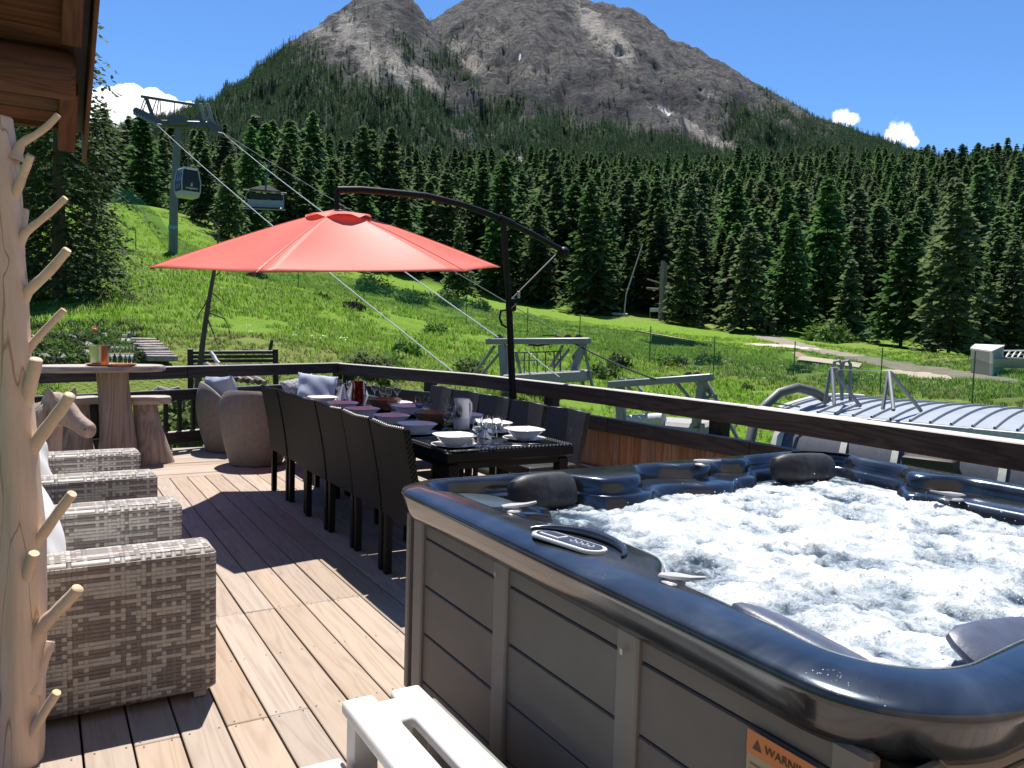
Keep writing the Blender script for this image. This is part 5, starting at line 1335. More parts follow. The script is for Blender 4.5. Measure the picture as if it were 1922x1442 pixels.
part('purlin', MB().tube([(-2.7, 0, 0), (.19, 0, 0), (.23, 0, 0)], [.155, .155, .13], 18), M_SOF, ch, roofpt(0, 6.27, -.14), label='round purlin log under the eave', smooth=50)
part('fascia', MB().cbox((0, 0, 0), (2.9, .03, .14), .006), M_SOF, ch, roofpt(-1.25, YE+.02, .045))
M_BOUNCE = wood('bounce_wall_larch', (.34, .25, .17), (.46, .355, .26), (.55, .44, .34), 'X', .7, 6, vary=.2)
wl_ = MB().cbox((0, 0, 0), (7.6, .05, .188), .008).mesh('bounce_wall_board', M_BOUNCE)
for k in range(26): link('bounce_wall_board', wl_, ch, Vector((1.35, -1.36, .10+.192*k))-CH0)  # unseen wall behind the camera, added to bounce warm light forward

# ================================================================ TREES AND SHRUBS NEAR BY
M_NEAR = foliage('larch_needles', (.026, .045, .014), (.052, .085, .026), (.11, .15, .05), .3)
V, F = crown_arrays(501, 11.6, 3.5, 44, 18, 26, .18, t0=.05, droop=.6, shape=.5)
bs = at(112, 592, 33); bs.z = gz(bs.x, bs.y)-.2
bt_ = thing('larch_tree', bs, 'tall drooping dark larch at the left edge below the chalet eave', 'tree'); link('crown', array_mesh('crown', V, F, M_NEAR), bt_); part('trunk', trunk_mb(11.6, .26), M_BARK, bt_)
V, F = crown_arrays(502, 13, 3.2, 40, 15, 16, .26, t0=.04, droop=.5, shape=.55)
for px, d, lb, s_ in ((30, 38, 'dark larch behind the coat tree at the far left', 1.0), (178, 41, 'slimmer larch standing just right of the tall drooping larch', .55)):
    p_ = at(px, 590, d); p_.z = gz(p_.x, p_.y)-.2; t_ = thing('larch_tree', p_, lb, 'tree', None, px*.3); t_.scale = (s_, s_, s_)
    if 'Mlar' not in globals(): Mlar = array_mesh('crown', V, F, M_NEAR); Mlt = trunk_mb(13, .22).mesh('trunk', M_BARK)
    link('crown', Mlar, t_); link('trunk', Mlt, t_)
for px, py, d, k, s_, lb in ((385, 460, 78, 5, .60, 'small dark conifer beside the lift pylon'), (430, 462, 74, 2, .55, 'small conifer below the hanging chair'), (470, 468, 80, 6, .62, 'bushy conifer left of the parasol top'),
        (345, 455, 84, 4, .5, 'young conifer half behind the lift pylon'), (268, 372, 92, 0, .85, 'tall conifer on the crest left of the lift pylon'), (1103, 580, 93, 3, 1.05, 'tall trunked conifer at the meadow edge above the steel portal'),
        (1285, 580, 90, 1, .82, 'conifer right behind the wooden tow pole'), (1400, 590, 88, 0, .95, 'rounded conifer at the meadow edge right of the tow pole'), (1480, 600, 91, 4, .9, 'conifer at the meadow edge above the sand patch'),
        (1590, 640, 90, 5, .8, 'pale green young conifer above the gravel path'), (1690, 650, 86, 2, 1.05, 'broad conifer overhanging the path on the right'), (1780, 660, 82, 6, .95, 'conifer just left of the grey shed'), (860, 550, 84, 5, .72, 'conifer just left of the parasol pole')):
    p_ = at(px, py, d); p_.z = gz(p_.x, p_.y)-.15; make_tree(p_, k, s_, lb, name='conifer')
def leafy(seed, w_, h, n, size):
    g_ = np.random.default_rng(seed); V = []; F = []
    for _ in range(n):
        d = g_.normal(0, 1, 3); d /= np.linalg.norm(d); d[2] = abs(d[2])*.95; r = g_.uniform(.55, 1.0)*(1+.25*math.sin(3*math.atan2(d[1], d[0])+seed)+.15*math.sin(7*d[0]+5*d[2]))
        p = np.array([d[0]*w_/2*r, d[1]*w_/2*r, d[2]*h*r]); a = g_.normal(0, 1, 3); a /= np.linalg.norm(a); b_ = np.cross(a, d); b_ /= max(1e-6, np.linalg.norm(b_)); s_ = size*g_.uniform(.6, 1.4)
        k = len(V); V += [p-a*s_, p+b_*s_*.55, p+a*s_, p-b_*s_*.55]; F += [(k, k+1, k+2), (k, k+2, k+3)]
    return array_mesh('foliage', np.array(V), np.array(F), M_LEAF)
M_LEAF = foliage('broad_leaves', (.045, .085, .014), (.09, .165, .028), (.16, .24, .055), .4)
M_LEAFD = foliage('dark_leaves', (.012, .026, .008), (.026, .050, .014), (.05, .085, .024), .25)
SHR = [leafy(s_, 1.6, .85, 700, .10) for s_ in (1, 2, 3)]
for m_, s_ in ((1, 4), (1, 5)):
    me_ = leafy(s_, 1.4, .75, 600, .09); me_.materials.clear(); me_.materials.append(M_LEAFD); SHR.append(me_)
stick = MB().tube([(0, 0, -.2), (.02, 0, .35)], .02, 5).mesh('stem', M_BARK)
SB = [(1402,722,31,3,.62,'dark round shrub in the open grass above the curved pipe'),(1160,690,34,3,1.3,'big dark shrub right of the first steel portal'),(1130,712,30,0,1.0,'light green shrub beside the first steel portal'),
      (1270,690,40,4,1.2,'dark shrub above the second steel portal'),(1325,688,41,0,1.1,'green shrub above the right end of the second steel portal'),(1250,700,38,1,1.0,'leafy shrub left above the second portal'),
      (665,592,40,4,1.25,'dark low shrub on the slope below the parasol'),(605,578,44,4,1.0,'dark shrub on the slope left of the cable'),(480,520,57,3,1.5,'dark shrub just under the parasol rim on the left'),(840,545,70,0,2.4,'broad bright shrub left of the parasol pole'),
      (700,535,66,0,2.6,'bright bush on the meadow crest under the parasol'),(770,552,64,2,2.2,'bright bush next to the one on the meadow crest'),(900,560,74,3,2.4,'dark hollow bush behind the parasol pole'),(355,385,88,1,2.0,'bright bush on the crest right of the pylon'),
      (280,382,90,0,2.2,'bright bush on the crest left of the pylon'),(720,690,17,2,.75,'yellow green shrub just behind the railing corner'),(690,705,16,1,.8,'leafy shrub behind the railing beside the pillows'),(880,655,26,1,.9,'green shrub left of the first steel portal'),
      (1555,640,84,1,3.2,'pale bush at the forest edge above the path'),(1500,690,40,2,.9,'green shrub beyond the roof frame'),(1590,700,36,1,.8,'green shrub behind the left roof frame'),(340,800,13.2,0,.85,'leafy shrub behind the balusters'),(400,810,13.4,2,.7,'small leafy shrub behind the balusters, right of the dead sapling'),
      (1850,690,58,0,1.1,'bush in front of the grey shed'),(950,690,24,2,.8,'shrub at the foot of the first steel portal'),(215,640,19,4,.3,'dark shrub in the rock garden beyond the bar table'),(120,630,20,1,.4,'grey green shrub in the rock garden behind the coat tree'),(170,655,17,0,.3,'leafy shrub in the rock garden by the ice bucket'),
      (820,610,36,1,.9,'green shrub on the slope under the cable'),(760,650,27,0,.8,'green shrub beyond the railing corner'),(1010,700,24,1,.9,'leafy shrub behind the parasol pole and portal')]
for px, py, d, k, s_, lb in SB:
    p_ = at(px, py, d); p_.z = gz(p_.x, p_.y)-.05
    s_ = s_*(.7 if k > 2 and d > 22 else .85)
    o = thing('shrub', p_, lb, 'shrub', 'shrubs on the meadow', rnd.uniform(0, 6)); o.scale = (s_, s_, s_*rnd.uniform(.7, .95)); link('foliage', SHR[k], o); link('stem', stick, o)
# grass: tufts that can be told apart near by
g = np.random.default_rng(9)
def tuft(seed, n, h, w_, mat):
    g_ = np.random.default_rng(seed); V = []; F = []
    for _ in range(n):
        a = g_.uniform(0, 6.28); r = g_.uniform(0, .16); p = np.array([r*math.cos(a), r*math.sin(a), -.03]); ln = h*g_.uniform(.5, 1.1); le = g_.normal(0, .28, 2)*ln; s_ = np.array([math.sin(a*3), math.cos(a*3), 0])*w_
        k = len(V); V += [p-s_, p+s_, p+np.array([le[0]*.4, le[1]*.4, ln*.6])+s_*.7, p+np.array([le[0], le[1], ln])]; F += [(k, k+1, k+2), (k, k+2, k+3)]
    me = array_mesh('blades', np.array(V), np.array(F), mat, smooth=True); me.normals_split_custom_set_from_vertices([(0, 0, 1)]*len(V)); return me
M_BLADE = foliage('grass_blades', (.12, .23, .018), (.175, .31, .03), (.24, .37, .06), .4)
M_BLADY = foliage('dry_blades', (.12, .13, .04), (.19, .19, .07), (.28, .26, .11), .3)
tsrc = []
for k, (mt, h) in enumerate(((M_BLADE, .15), (M_BLADE, .22), (M_BLADY, .15))):
    p_ = at(500+60*k, 640, 30); p_.z = gz(p_.x, p_.y); o = link('grass_tuft', tuft(k, 16, h, .010, mt), None, p_, kind='stuff'); o['label'] = 'green grass of the meadow'; tsrc.append(o)
N = 60000; b = g.uniform(-2, 64, N); r = 12.5+66*g.uniform(0, 1, N)**1.7
xx, yy = r*np.sin(np.radians(b)), r*np.cos(np.radians(b))
def off_track(x, y):
    k = np.ones(len(x), bool)
    for pts, w_ in (([(1440, 632), (1520, 655), (1600, 672), (1700, 690), (1800, 703), (1922, 722), (2060, 745)], 1.3), ([(1412, 646), (1470, 650), (1532, 658)], 1.7), ([(1668, 696), (1730, 702), (1805, 714)], 1.2), ([(1496, 662), (1512, 678)], .9)):
        Q_ = [on_ground(*p) for p in pts]
        for a, b_ in zip(Q_, Q_[1:]):
            dx, dy = b_.x-a.x, b_.y-a.y; f = np.clip(((x-a.x)*dx+(y-a.y)*dy)/(dx*dx+dy*dy), 0, 1); k &= np.hypot(x-a.x-f*dx, y-a.y-f*dy) > w_
    return k
ok = off_track(xx, yy) & (fbm(xx*.35, yy*.35, 3, 33) > .30) & ~((((xx-9.99)*.946+(yy-8.57)*.324) > -1.3) & (((xx-9.99)*.946+(yy-8.57)*.324) < 4.5) & (((xx-9.99)*.324-(yy-8.57)*.946) > -.4)); xx, yy, r, b = xx[ok], yy[ok], r[ok], b[ok]
drm = np.clip(1.2-np.hypot(xx-5, yy-17)/9, 0, 1)+np.clip((fbm(xx*.07, yy*.07, 3, 40)-.55)*4, 0, .55)
ii = np.where(g.uniform(0, 1, len(xx)) < drm*.6, 2, g.integers(0, 2, len(xx)))
scatter('grass', np.c_[xx, yy, ground(xx, yy)], g.uniform(0, 6.28, len(xx)), g.uniform(.4, 1.0, len(xx))*np.clip(r/26, .55, 1.5), ii, tsrc, 'green grass and herbs covering the sloping meadow')
M_YEL = plain('yellow_petals', (.75, .55, .02), .7); M_WHT = plain('white_umbels', (.62, .64, .50), .8)
def flower_mesh(mat, seed):
    g_ = np.random.default_rng(seed); mb = MB()
    for _ in range(6):
        p = g_.normal(0, .10, 3); mb.poly([(p[0]+.028*math.cos(a), p[1]+.028*math.sin(a), .36+p[2]*.6+.01*math.sin(2*a)) for a in [1.047*i for i in range(6)]])
    return mb.mesh('petals', mat)
fsrc = []
for k, mt in enumerate((M_YEL, M_WHT)):
    p_ = at(1290+60*k, 650, 56); p_.z = gz(p_.x, p_.y); o = link('wildflowers', flower_mesh(mt, k), None, p_, kind='stuff'); o['label'] = ('yellow', 'white')[k]+' wildflowers in the meadow grass'; fsrc.append(o)
fp_ = []
for px, py, n_, sp, k in ((1265,640,22,4,0),(1285,648,16,2.5,0),(1280,622,10,2,0),(1095,603,9,3,0),(990,620,26,5,0),(1040,628,14,3,0),(930,612,14,4,0),(1300,700,8,4,0),(1560,705,16,9,1),(1450,705,16,9,1),(1500,710,10,8,1),(700,600,6,9,1),(1700,735,8,7,1),(470,650,8,5,1)):
    c_ = on_ground(px, py)
    for _ in range(n_): fp_.append((c_.x+g.normal(0, sp*.35), c_.y+g.normal(0, sp*.35), k))
fp_ = np.array(fp_); fz = ground(fp_[:, 0], fp_[:, 1])
scatter('wildflower_field', np.c_[fp_[:, :2], fz], g.uniform(0, 6.28, len(fp_)), g.uniform(.5, 1.1, len(fp_)), fp_[:, 2].astype(int), fsrc, 'yellow and white wildflowers scattered through the meadow')
# dead sapling
sap = at(352, 812, 12.8); sap.z = gz(sap.x, sap.y)
sp_ = thing('dead_sapling', sap, 'thin bare leaning sapling behind the railing left of the parasol', 'tree')
def dp(px, py): return at(px, py, math.hypot(sap.x, sap.y)+.2)-sap
part('trunk', MB().tube([(0, 0, -.2), dp(372, 718), dp(381, 640), dp(391, 570), dp(403, 503), dp(412, 432)], [.055, .048, .04, .034, .026, .012], 8), M_BARK, sp_)
for pts in ([(392,560),(372,592),(368,606)],[(393,588),(420,598),(428,610),(434,640)],[(394,585),(405,580),(428,604)],[(390,600),(402,630),(412,660)],[(412,432),(400,415),(389,406)],[(411,440),(392,440),(366,432)],[(396,548),(410,560),(425,575)],[(392,592),(380,585),(371,600)],[(400,520),(412,512),(418,500)]):
    part('branch', MB().tube([dp(*p) for p in pts], [.012, .008, .004][:len(pts)] if len(pts) == 3 else [.012, .009, .007, .004], 5), M_BARK, sp_)

# ================================================================ BEHIND THE FAR RAILING
def gat(px, py, d, dz=0.0): p = at(px, py, d); p.z = gz(p.x, p.y)+dz; return p
def bar_px(a, b_, w_, h, root0, mb=None):
    A_, B__ = Vector(a)-root0, Vector(b_)-root0; d = B__-A_; q = d.to_track_quat('X', 'Z').to_matrix().to_4x4()
    mb = mb or MB(); mb.cbox((0, 0, 0), (d.length, w_, h), min(w_, h)*.12, M=Matrix.Translation((A_+B__)/2) @ q); return mb
lr = gat(437, 700, 14.2); lrk = thing('log_rack', lr, 'low dark timber rack behind the far railing with poles stacked in it', 'rack')
for k, py in enumerate((661, 669, 677, 686, 696)):
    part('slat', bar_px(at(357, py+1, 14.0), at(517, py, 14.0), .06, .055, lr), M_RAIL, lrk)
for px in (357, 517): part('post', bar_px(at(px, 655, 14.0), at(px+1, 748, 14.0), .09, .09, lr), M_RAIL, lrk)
for k in range(7):
    part('pole', MB().tube([at(388+9*k, 684+k*1.2, 13.7)-lr, at(432+11*k, 712+1.2*k, 13.2)-lr], .045, 8), M_BARK if k % 2 else M_DRIFT, lrk)
part('plank_end', bar_px(at(458, 656, 14.1), at(500, 660, 14.3), .12, .03, lr), M_DRIFT, lrk)
part('stub_post', bar_px(at(511, 638, 14.2), at(505, 664, 14.2), .055, .055, lr), M_RAIL, lrk)
part('white_rope', MB().tube([at(396, 662, 13.9)-lr, at(402, 670, 13.85)-lr, at(405, 676, 13.8)-lr, at(411, 683, 13.75)-lr], [.03, .035, .03, .035], 7), bpy.data.materials['white_cushion'], lrk)
# lower terrace with a few seats
tpos = [onz(-60, 742, -.45), onz(345, 752, -.45), onz(345, 728, -.45), onz(-60, 708, -.45)]
mb = MB(); mb.poly([tuple(p) for p in (tpos[0], tpos[1], tpos[2], tpos[3])]); ter = part('terrace', mb, plain('pale_paving', (.42, .38, .33), .85, scale=2, var=.12), None, kind='structure')
dc = onz(105, 736, -.44); dck = thing('deck_chair', dc, 'small bright green sling deck chair seen through the far railing', 'chair', None, R(30))
M_GRN = plain('green_sling', (.10, .55, .03), .6); part('sling', MB().tube([(-.35, 0, .95), (-.1, 0, .5), (.25, 0, .32)], .02, 4).box((-.2, 0, .70), (.02, .5, .8), M=Matrix.Translation((-.2, 0, .72)) @ Matrix.Rotation(R(-32), 4, 'Y')), M_GRN, dck, smooth=0)
for s_ in (-.27, .27):
    part('frame_bar', MB().tube([(-.42, s_, 1.05), (.1, s_, .0)], .018, 6), M_BLK, dck); part('frame_bar', MB().tube([(.32, s_, .36), (-.35, s_, 0)], .018, 6), M_BLK, dck)
def picnic(px, py, d, label, rz, mat):
    p_ = at(px, py, d); p_.z = -.44; o = thing('picnic_table', p_, label, 'table', 'tables on the lower terrace', rz)
    part('table_top', MB().cbox((0, 0, .80), (1.7, .75, .05), .008), mat, o)
    for s_ in (-.6, .6): part('leg', MB().cbox((s_, 0, .39), (.07, .55, .77), .008), M_RAIL, o)
    for s_ in (-.65, .65): part('bench', MB().cbox((0, s_, .44), (1.7, .24, .05), .008), mat, o)
picnic(160, 700, 15.0, 'grey picnic table on the lower terrace left of the bar table leg', .3, M_DRIFTX); picnic(300, 705, 15.6, 'grey picnic table on the lower terrace right of the bar table leg', .5, M_DRIFTX)
rt_ = at(305, 708, 13.2); rts = thing('root_sculpture', (rt_.x, rt_.y, -.44), 'bleached driftwood root arching just beyond the far railing', 'sculpture')
part('root', MB().tube([(-.22, 0, .1), (-.2, 0, .85), (-.05, 0, .98), (.12, 0, .93), (.2, .02, .7), (.24, 0, .0)], [.05, .06, .05, .055, .05, .05], 9), M_DRIFT, rts); part('root_branch', MB().tube([(.1, 0, .95), (.22, .05, .98), (.3, .05, .86), (.33, .05, .6)], [.04, .035, .03, .02], 8), M_DRIFT, rts)
# log steps and rocks on the bank
stp2 = on_ground(290, 665, 12, 40); lst = thing('log_stair', stp2, 'flight of grey log steps on the bank behind the bar table', 'stairs')
for k in range(8):
    f = k/7; c0_, c1_ = on_ground(272-22*f, 688-34*f, 12, 40), on_ground(328-40*f, 688-34*f, 12, 40)
    part('step', bar_px(c0_+Vector((0, 0, .12)), c1_+Vector((0, 0, .12)), .22, .10, stp2), M_DRIFTX, lst)
M_ROCK = plain('grey_limestone', (.30, .285, .26), .9, scale=5, var=.3, bump=.8, bscale=20)
def rock_mesh(seed):
    mb = MB().sphere((0, 0, 0), 1, 10, 7); g_ = np.random.default_rng(seed); ph = g_.uniform(0, 6, 6)
    mb.v = [tuple(np.array(p)*(1+.22*math.sin(3*p[0]+ph[0])+.18*math.sin(4*p[1]+ph[1]+2*p[2])+.1*math.sin(9*p[0]+7*p[2]+ph[2]))*np.array([1, .8, .6])) for p in mb.v]; return mb.mesh('rock', M_ROCK, 30)
RK = [rock_mesh(k) for k in range(4)]
gr_ = random.Random(2)
for k in range(34):
    px, py = gr_.uniform(60, 255), gr_.uniform(622, 684)
    p_ = on_ground(px, py, 12, 45); o = tag(link('rock', RK[k % 4], None, p_, (0, 0, gr_.uniform(0, 6))), 'pale grey stone in the planted bank beyond the bar table', 'rock', 'stones in the planted bank'); s_ = gr_.uniform(.08, .20); o.scale = (s_, s_, s_)
bank = []
for k in range(520):
    px, py = gr_.uniform(40, 262), gr_.uniform(606, 690); p_ = on_ground(px, py, 12, 50); bank.append((p_.x, p_.y, p_.z-.03))
bsrc = [o for o in bpy.data.objects if o.name.startswith('foliage')]
seen_ = {}; [seen_.setdefault(o.data.name, o) for o in bsrc]; bsrc = list(seen_.values())
scatter('bank_vegetation', np.array(bank), g.uniform(0, 6.28, len(bank)), g.uniform(.07, .24, len(bank)), g.integers(0, len(bsrc), len(bank)), bsrc, 'mixed low plants covering the bank beyond the bar table')
rf = gat(178, 622, 17); rfo = thing('red_flower', rf, 'single red flower rising above the ice bucket', 'flower')
part('bloom', MB().sphere((0, 0, 0), .055, 8, 6), plain('red_petals', (.6, .03, .02), .6), rfo, at(178, 621, 17)-rf); part('stem', MB().tube([(0, 0, 0), at(178, 624, 17)-rf], .008, 5), M_LEAFD, rfo)

# ================================================================ LIFT PYLON, CABLES, CABIN, CHAIR
M_GALV = plain('galvanised_steel', (.235, .24, .25), .5, .15, .12, 2.0); M_GALD = plain('dark_steel', (.10, .105, .11), .5, .4)
PD = 65.0
pb_ = at(325, 472, PD); pb_.z = gz(pb_.x, pb_.y)
py_ = thing('lift_pylon', pb_, 'tall grey steel cable lift pylon with sheave arms on the left slope', 'pylon')
def pp(px, py, d=PD): return at(px, py, d)-pb_
part('mast', MB().tube([(0, 0, -.5), pp(326, 380), pp(331, 300), pp(334, 228)], [.33, .30, .26, .23], 16), plain('dark_mast_steel', (.15, .155, .155), .6, .05), py_)
part('crossbar', bar_px(at(283, 232, PD), at(400, 236, PD), .45, .5, pb_), M_GALD, py_)
part('head_plate', bar_px(at(315, 228, PD), at(352, 229, PD), .9, .65, pb_), M_GALD, py_)
part('gantry_beam', bar_px(at(264, 181, PD), at(366, 197, PD), .2, .17, pb_), M_GALD, py_)
for a, b_ in (((274,183),(288,222)),((376,195),(385,228)),((389,195),(400,232))): part('gantry_post', bar_px(at(*a, PD), at(*b_, PD), .26, .26, pb_), M_GALV if a[0] > 300 else M_GALD, py_)
for a, b_ in (((272,183),(262,212)),((277,184),(266,214)),((294,186),(282,222)),((298,186),(292,226)),((327,192),(328,230)),((300,187),(303,226)),((388,226),(404,238)),((386,232),(402,244))):
    part('stay', MB().tube([pp(*a), pp(*b_)], .035, 5), M_GALD, py_)
def sheaves(c0_, c1_, n_):
    part('sheave_beam', bar_px(c0_, c1_, .3, .22, pb_), M_GALD, py_)
    wh = MB().tube([(0, -.07, 0), (0, .07, 0)], .26, 14).mesh('sheave_wheel', M_GALD)
    for k in range(n_): p_ = c0_.lerp(c1_, (k+.5)/n_)-pb_; link('sheave_wheel', wh, py_, p_+Vector((0, 0, .22)), (0, 0, R(-25)))
sheaves(at(254, 213, PD+4), at(300, 236, PD-4), 8); sheaves(at(372, 226, PD+4), at(414, 252, PD-4), 8)
part('marker_band', MB().tube([pp(324.6, 431), pp(325, 424)],   .335, 16), plain('cyan_band', (.10, .35, .38), .5), py_)
M_CAB1 = plain('bright_cable', (.46, .46, .45), .35, .5)
def cable(pts, r, label, mat=M_CAB1):
    P_ = [at(*p) for p in pts]; out = []
    for i in range(len(P_)-1):
        for k in range(10): out.append(P_[i].lerp(P_[i+1], k/10))
    out.append(P_[-1]); mb = MB().tube(out, r, 6); return tag(part('lift_cable', mb, mat), label, 'cable', 'lift cables')
def sagline(a, b_, sag, r, label, mat=M_CAB1):
    A_, B__ = at(*a), at(*b_); out = []
    for k in range(25): f = k/24; out.append(A_.lerp(B__, f)-Vector((0, 0, sag*4*f*(1-f))))
    return tag(part('lift_cable', MB().tube(out, r, 6), mat), label, 'cable', 'lift cables')
sagline((272, 213, 66), (850, 698, 20.5), .25, .018, 'lift cable running lowest, past the cabin and under the parasol')
sagline((404, 238, 66), (935, 634, 22), .25, .020, 'lift cable from the right sheaves down to the left end of the steel portal')
sagline((398, 236, 66), (1065, 634, 22), .1, .014, 'thinner lift cable ending at the right end of the steel portal', M_GALD)
sagline((1070, 640, 22), (1230, 712, 18.8), .06, .022, 'dark cable between the two steel portals', plain('black_cable', (.02, .02, .02), .5))
sagline((985, 655, 22), (1050, 708, 20), .02, .014, 'pale cable dropping inside the first steel portal')
# gondola cabin
gp = at(352, 372, 58.5); gd = thing('gondola_cabin', gp, 'dark windowed silver gondola cabin hanging beside the lift pylon', 'gondola', None, R(14)); gd.scale = (.64, .64, .93)
M_SIL = plain('silver_paint', (.42, .42, .43), .5, .1, .05); t = NT('tinted_window'); t.set(color=(.03, .027, .03), rough=.25, spec=.3); M_TINT = t.m; M_BLKP = plain('black_panel', (.012, .012, .014), .4)
def cab_ring(z, hw, hd): return [(-hw, -hd, z), (hw, -hd, z), (hw, hd, z), (-hw, hd, z)]
prof = [(0.0, .78, .74), (.32, .86, .80), (.36, .87, .81)]; S2 = [(1.00, .92, .86), (1.06, .92, .86)]
part('lower_body', MB().loft([cab_ring(*p) for p in ((0, .76, .72), (.12, .86, .82), (.42, .93, .88))], True, True, True), M_SIL, gd, smooth=0)
part('logo_panel', MB().loft([cab_ring(*p) for p in ((.424, .932, .882), (1.02, .965, .915), (1.13, .965, .915))], True, True, True), M_BLKP, gd, smooth=0)
part('window_band', MB().loft([cab_ring(*p) for p in ((1.134, .955, .905), (1.95, .76, .72))], True, True, True), M_TINT, gd, smooth=0)
part('roof', MB().loft([cab_ring(*p) for p in ((1.954, .77, .73), (2.06, .70, .66), (2.10, .5, .5))], True, True, True), M_SIL, gd, smooth=0)
for sx in (-1, 1):
    for sy in (-1, 1): part('corner_pillar', MB().tube([(sx*.80, sy*.76, .05), (sx*.95, sy*.90, .42), (sx*.985, sy*.935, 1.08), (sx*.79, sy*.75, 1.96)], .06, 6), M_SIL, gd)
for s_ in (-.3, .3): part('door_window', MB().box((-.955, s_, 1.12), (.03, .42, 1.15), M=Matrix.Translation((-.925, s_, 1.14)) @ Matrix.Rotation(R(6), 4, 'Y')), M_TINT, gd, smooth=0)
M_WP = plain('white_logo', (.8, .8, .8), .5); MX_ = Matrix(((1, 0, 0), (0, 0, -1), (0, 1, 0))).to_euler()
lt = link('lettering', text_mesh('montgenèvre', .235), gd, (.02, -.955, .64), MX_); lt.data.materials.append(M_WP)
fl_ = MB()
for pts in ([(-.08, .78), (-.02, .76), (.0, .86), (-.03, .96), (-.06, .92)], [(.02, .76), (.10, .80), (.11, .92), (.05, 1.07), (.03, .95), (.045, .86)]): fl_.poly([(x, -.965, z) for x, z in pts])
part('flame_logo', fl_, M_WP, gd)
part('hanger', MB().tube([(0, 0, 2.1), (.05, 0, 2.5), (.05, .05, 3.3), at(353, 287, 58.7)-gp if False else (.0, .0, 3.55)], .06, 8), M_GALD, gd)
part('ski_rack', MB().tube([(-.8, -.8, 2.06), (.8, -.8, 2.06)], .05, 6), M_SIL, gd)
# chair with raised bubble hanging from the other cable
cp_ = at(497, 392, 60); chr_ = thing('lift_chair', cp_, 'empty six seat chairlift chair hanging from the right cable', 'lift chair', None, -YAW+R(4))
part('back_panel', MB().cbox((0, .25, .35), (2.55, .06, .62), .04, M=Matrix.Translation((0, .25, .36)) @ Matrix.Rotation(R(-12), 4, 'X')), plain('grey_green_bubble', (.34, .36, .34), .5), chr_)
part('seat_pad', MB().cbox((0, -.05, .02), (2.5, .5, .10), .04), M_BLKP, chr_); part('foot_bar', MB().tube([(-1.5, -.3, -.08), (1.5, -.3, -.08)], .04, 6), M_GALV, chr_)
part('top_bar', MB().tube([(-1.55, .1, 1.28), (1.5, .1, 1.14)], .06, 8), M_GALV, chr_); part('roof_canopy', MB().loft([[(-1.1, -.2, 1.32), (1.1, -.2, 1.24), (1.1, .4, 1.24), (-1.1, .4, 1.32)], [(-.3, 0, 1.62), (.3, 0, 1.6), (.3, .2, 1.6), (-.3, .2, 1.62)]], True, True, True), M_GALD, chr_, smooth=0)
part('dark_backrest', MB().cbox((0, .32, .92), (2.3, .05, .36), .02), M_BLKP, chr_)
for s_ in (-1, 1): part('side_frame', MB().tube([(s_*1.1, 0, 1.18), (s_*1.28, 0, 1.02), (s_*1.32, -.05, .5), (s_*1.28, -.2, .0)], .045, 8), M_GALV, chr_)
for s_ in (-.45, .6): part('hinge', MB().cbox((s_, -.02, 1.16), (.34, .14, .14), .03), bpy.data.materials['pale_grey_plastic'], chr_)
part('hanger', MB().tube([(0, .1, 1.5), (.1, .1, 2.2), at(501, 312, 59.5)-cp_ if False else (.25, .1, 3.3)], .06, 8), M_GALD, chr_)

# ================================================================ STEEL PORTALS OF THE VALLEY STATION
def portal(label, d0, d1, pxa, beam_, posts, braces, extra=()):
    """pieces given as (px, py) pairs, standing on the line between distances d0 (at pxa[0]) and d1 (at pxa[1])"""
    f_ = lambda px: d0+(d1-d0)*(px-pxa[0])/(pxa[1]-pxa[0])
    b0 = gat((pxa[0]+pxa[1])/2, 760, (d0+d1)/2); o = thing('cable_portal', b0, label, 'gantry', 'steel portals beside the lift station')
    Q = lambda p, dd=0.0: at(p[0], p[1], f_(p[0])+dd)
    part('crossbeam', bar_px(Q(beam_[0]), Q(beam_[1]), .24, .17, b0), M_GALV, o)
    for a, b_, w_ in posts: part('post', bar_px(Q(a), Q(b_), w_, w_*.8, b0), M_GALV, o)
    for pts in braces: part('brace', MB().tube([Q(p, .25*(i % 2)) - b0 for i, p in enumerate(pts)], .046, 7), M_GALV, o)
    return o, b0, Q
p1o, b0, Q = portal('grey steel cable portal rising behind the parasol pole', 22.5, 21.5, (920, 1105), ((914, 641), (1108, 640)), (((943, 647), (953, 760), .28), ((1096, 645), (1070, 716), .20)),
    ([(928,650),(888,705)],[(944,655),(905,702)],[(946,652),(958,706)],[(968,660),(982,722)],[(1092,650),(1076,668),(1096,726)],[(1096,650),(1112,728)],[(1056,650),(1034,688)],[(1068,656),(1040,690)],[(1094,652),(1072,690)]))
part('platform', bar_px(Q((958, 712)), Q((1100, 705)), 1.1, .30, b0), plain('pale_concrete_beam', (.30, .29, .28), .8), p1o)
for px in (984, 993, 1008, 1024, 1040, 1052): part('handrail_post', MB().tube([Q((px, 661))-b0, Q((px, 706))-b0], .018, 5), M_GALD, p1o)
for py in (661, 676): part('handrail', MB().tube([Q((972, py+1))-b0, Q((1054, py-1))-b0], .018, 5), M_GALD, p1o)
for px in (937, 1066, 1086): part('cable_wheel', MB().tube([Q((px, 635))-b0+Vector((-.04, -.06, 0)), Q((px, 635))-b0+Vector((.04, .06, 0))], .11, 14), M_GALD, p1o)
part('service_cable', MB().tube([Q((1018, 630))-b0, Q((1040, 630))-b0, Q((1062, 636))-b0], .02, 5), M_BLK, p1o)
mb = MB(); mb.tube([Q((992, 647))-b0, Q((1010, 649))-b0, Q((1034, 645))-b0], .028, 5)
for k in range(3): mb.tube([Q((1033+.6*math.cos(a)*5, 647+6*math.sin(a)))-b0 for a in np.linspace(0, 6.28, 10)], .012, 4)
part('cable_bundle', mb, M_BLK, p1o)
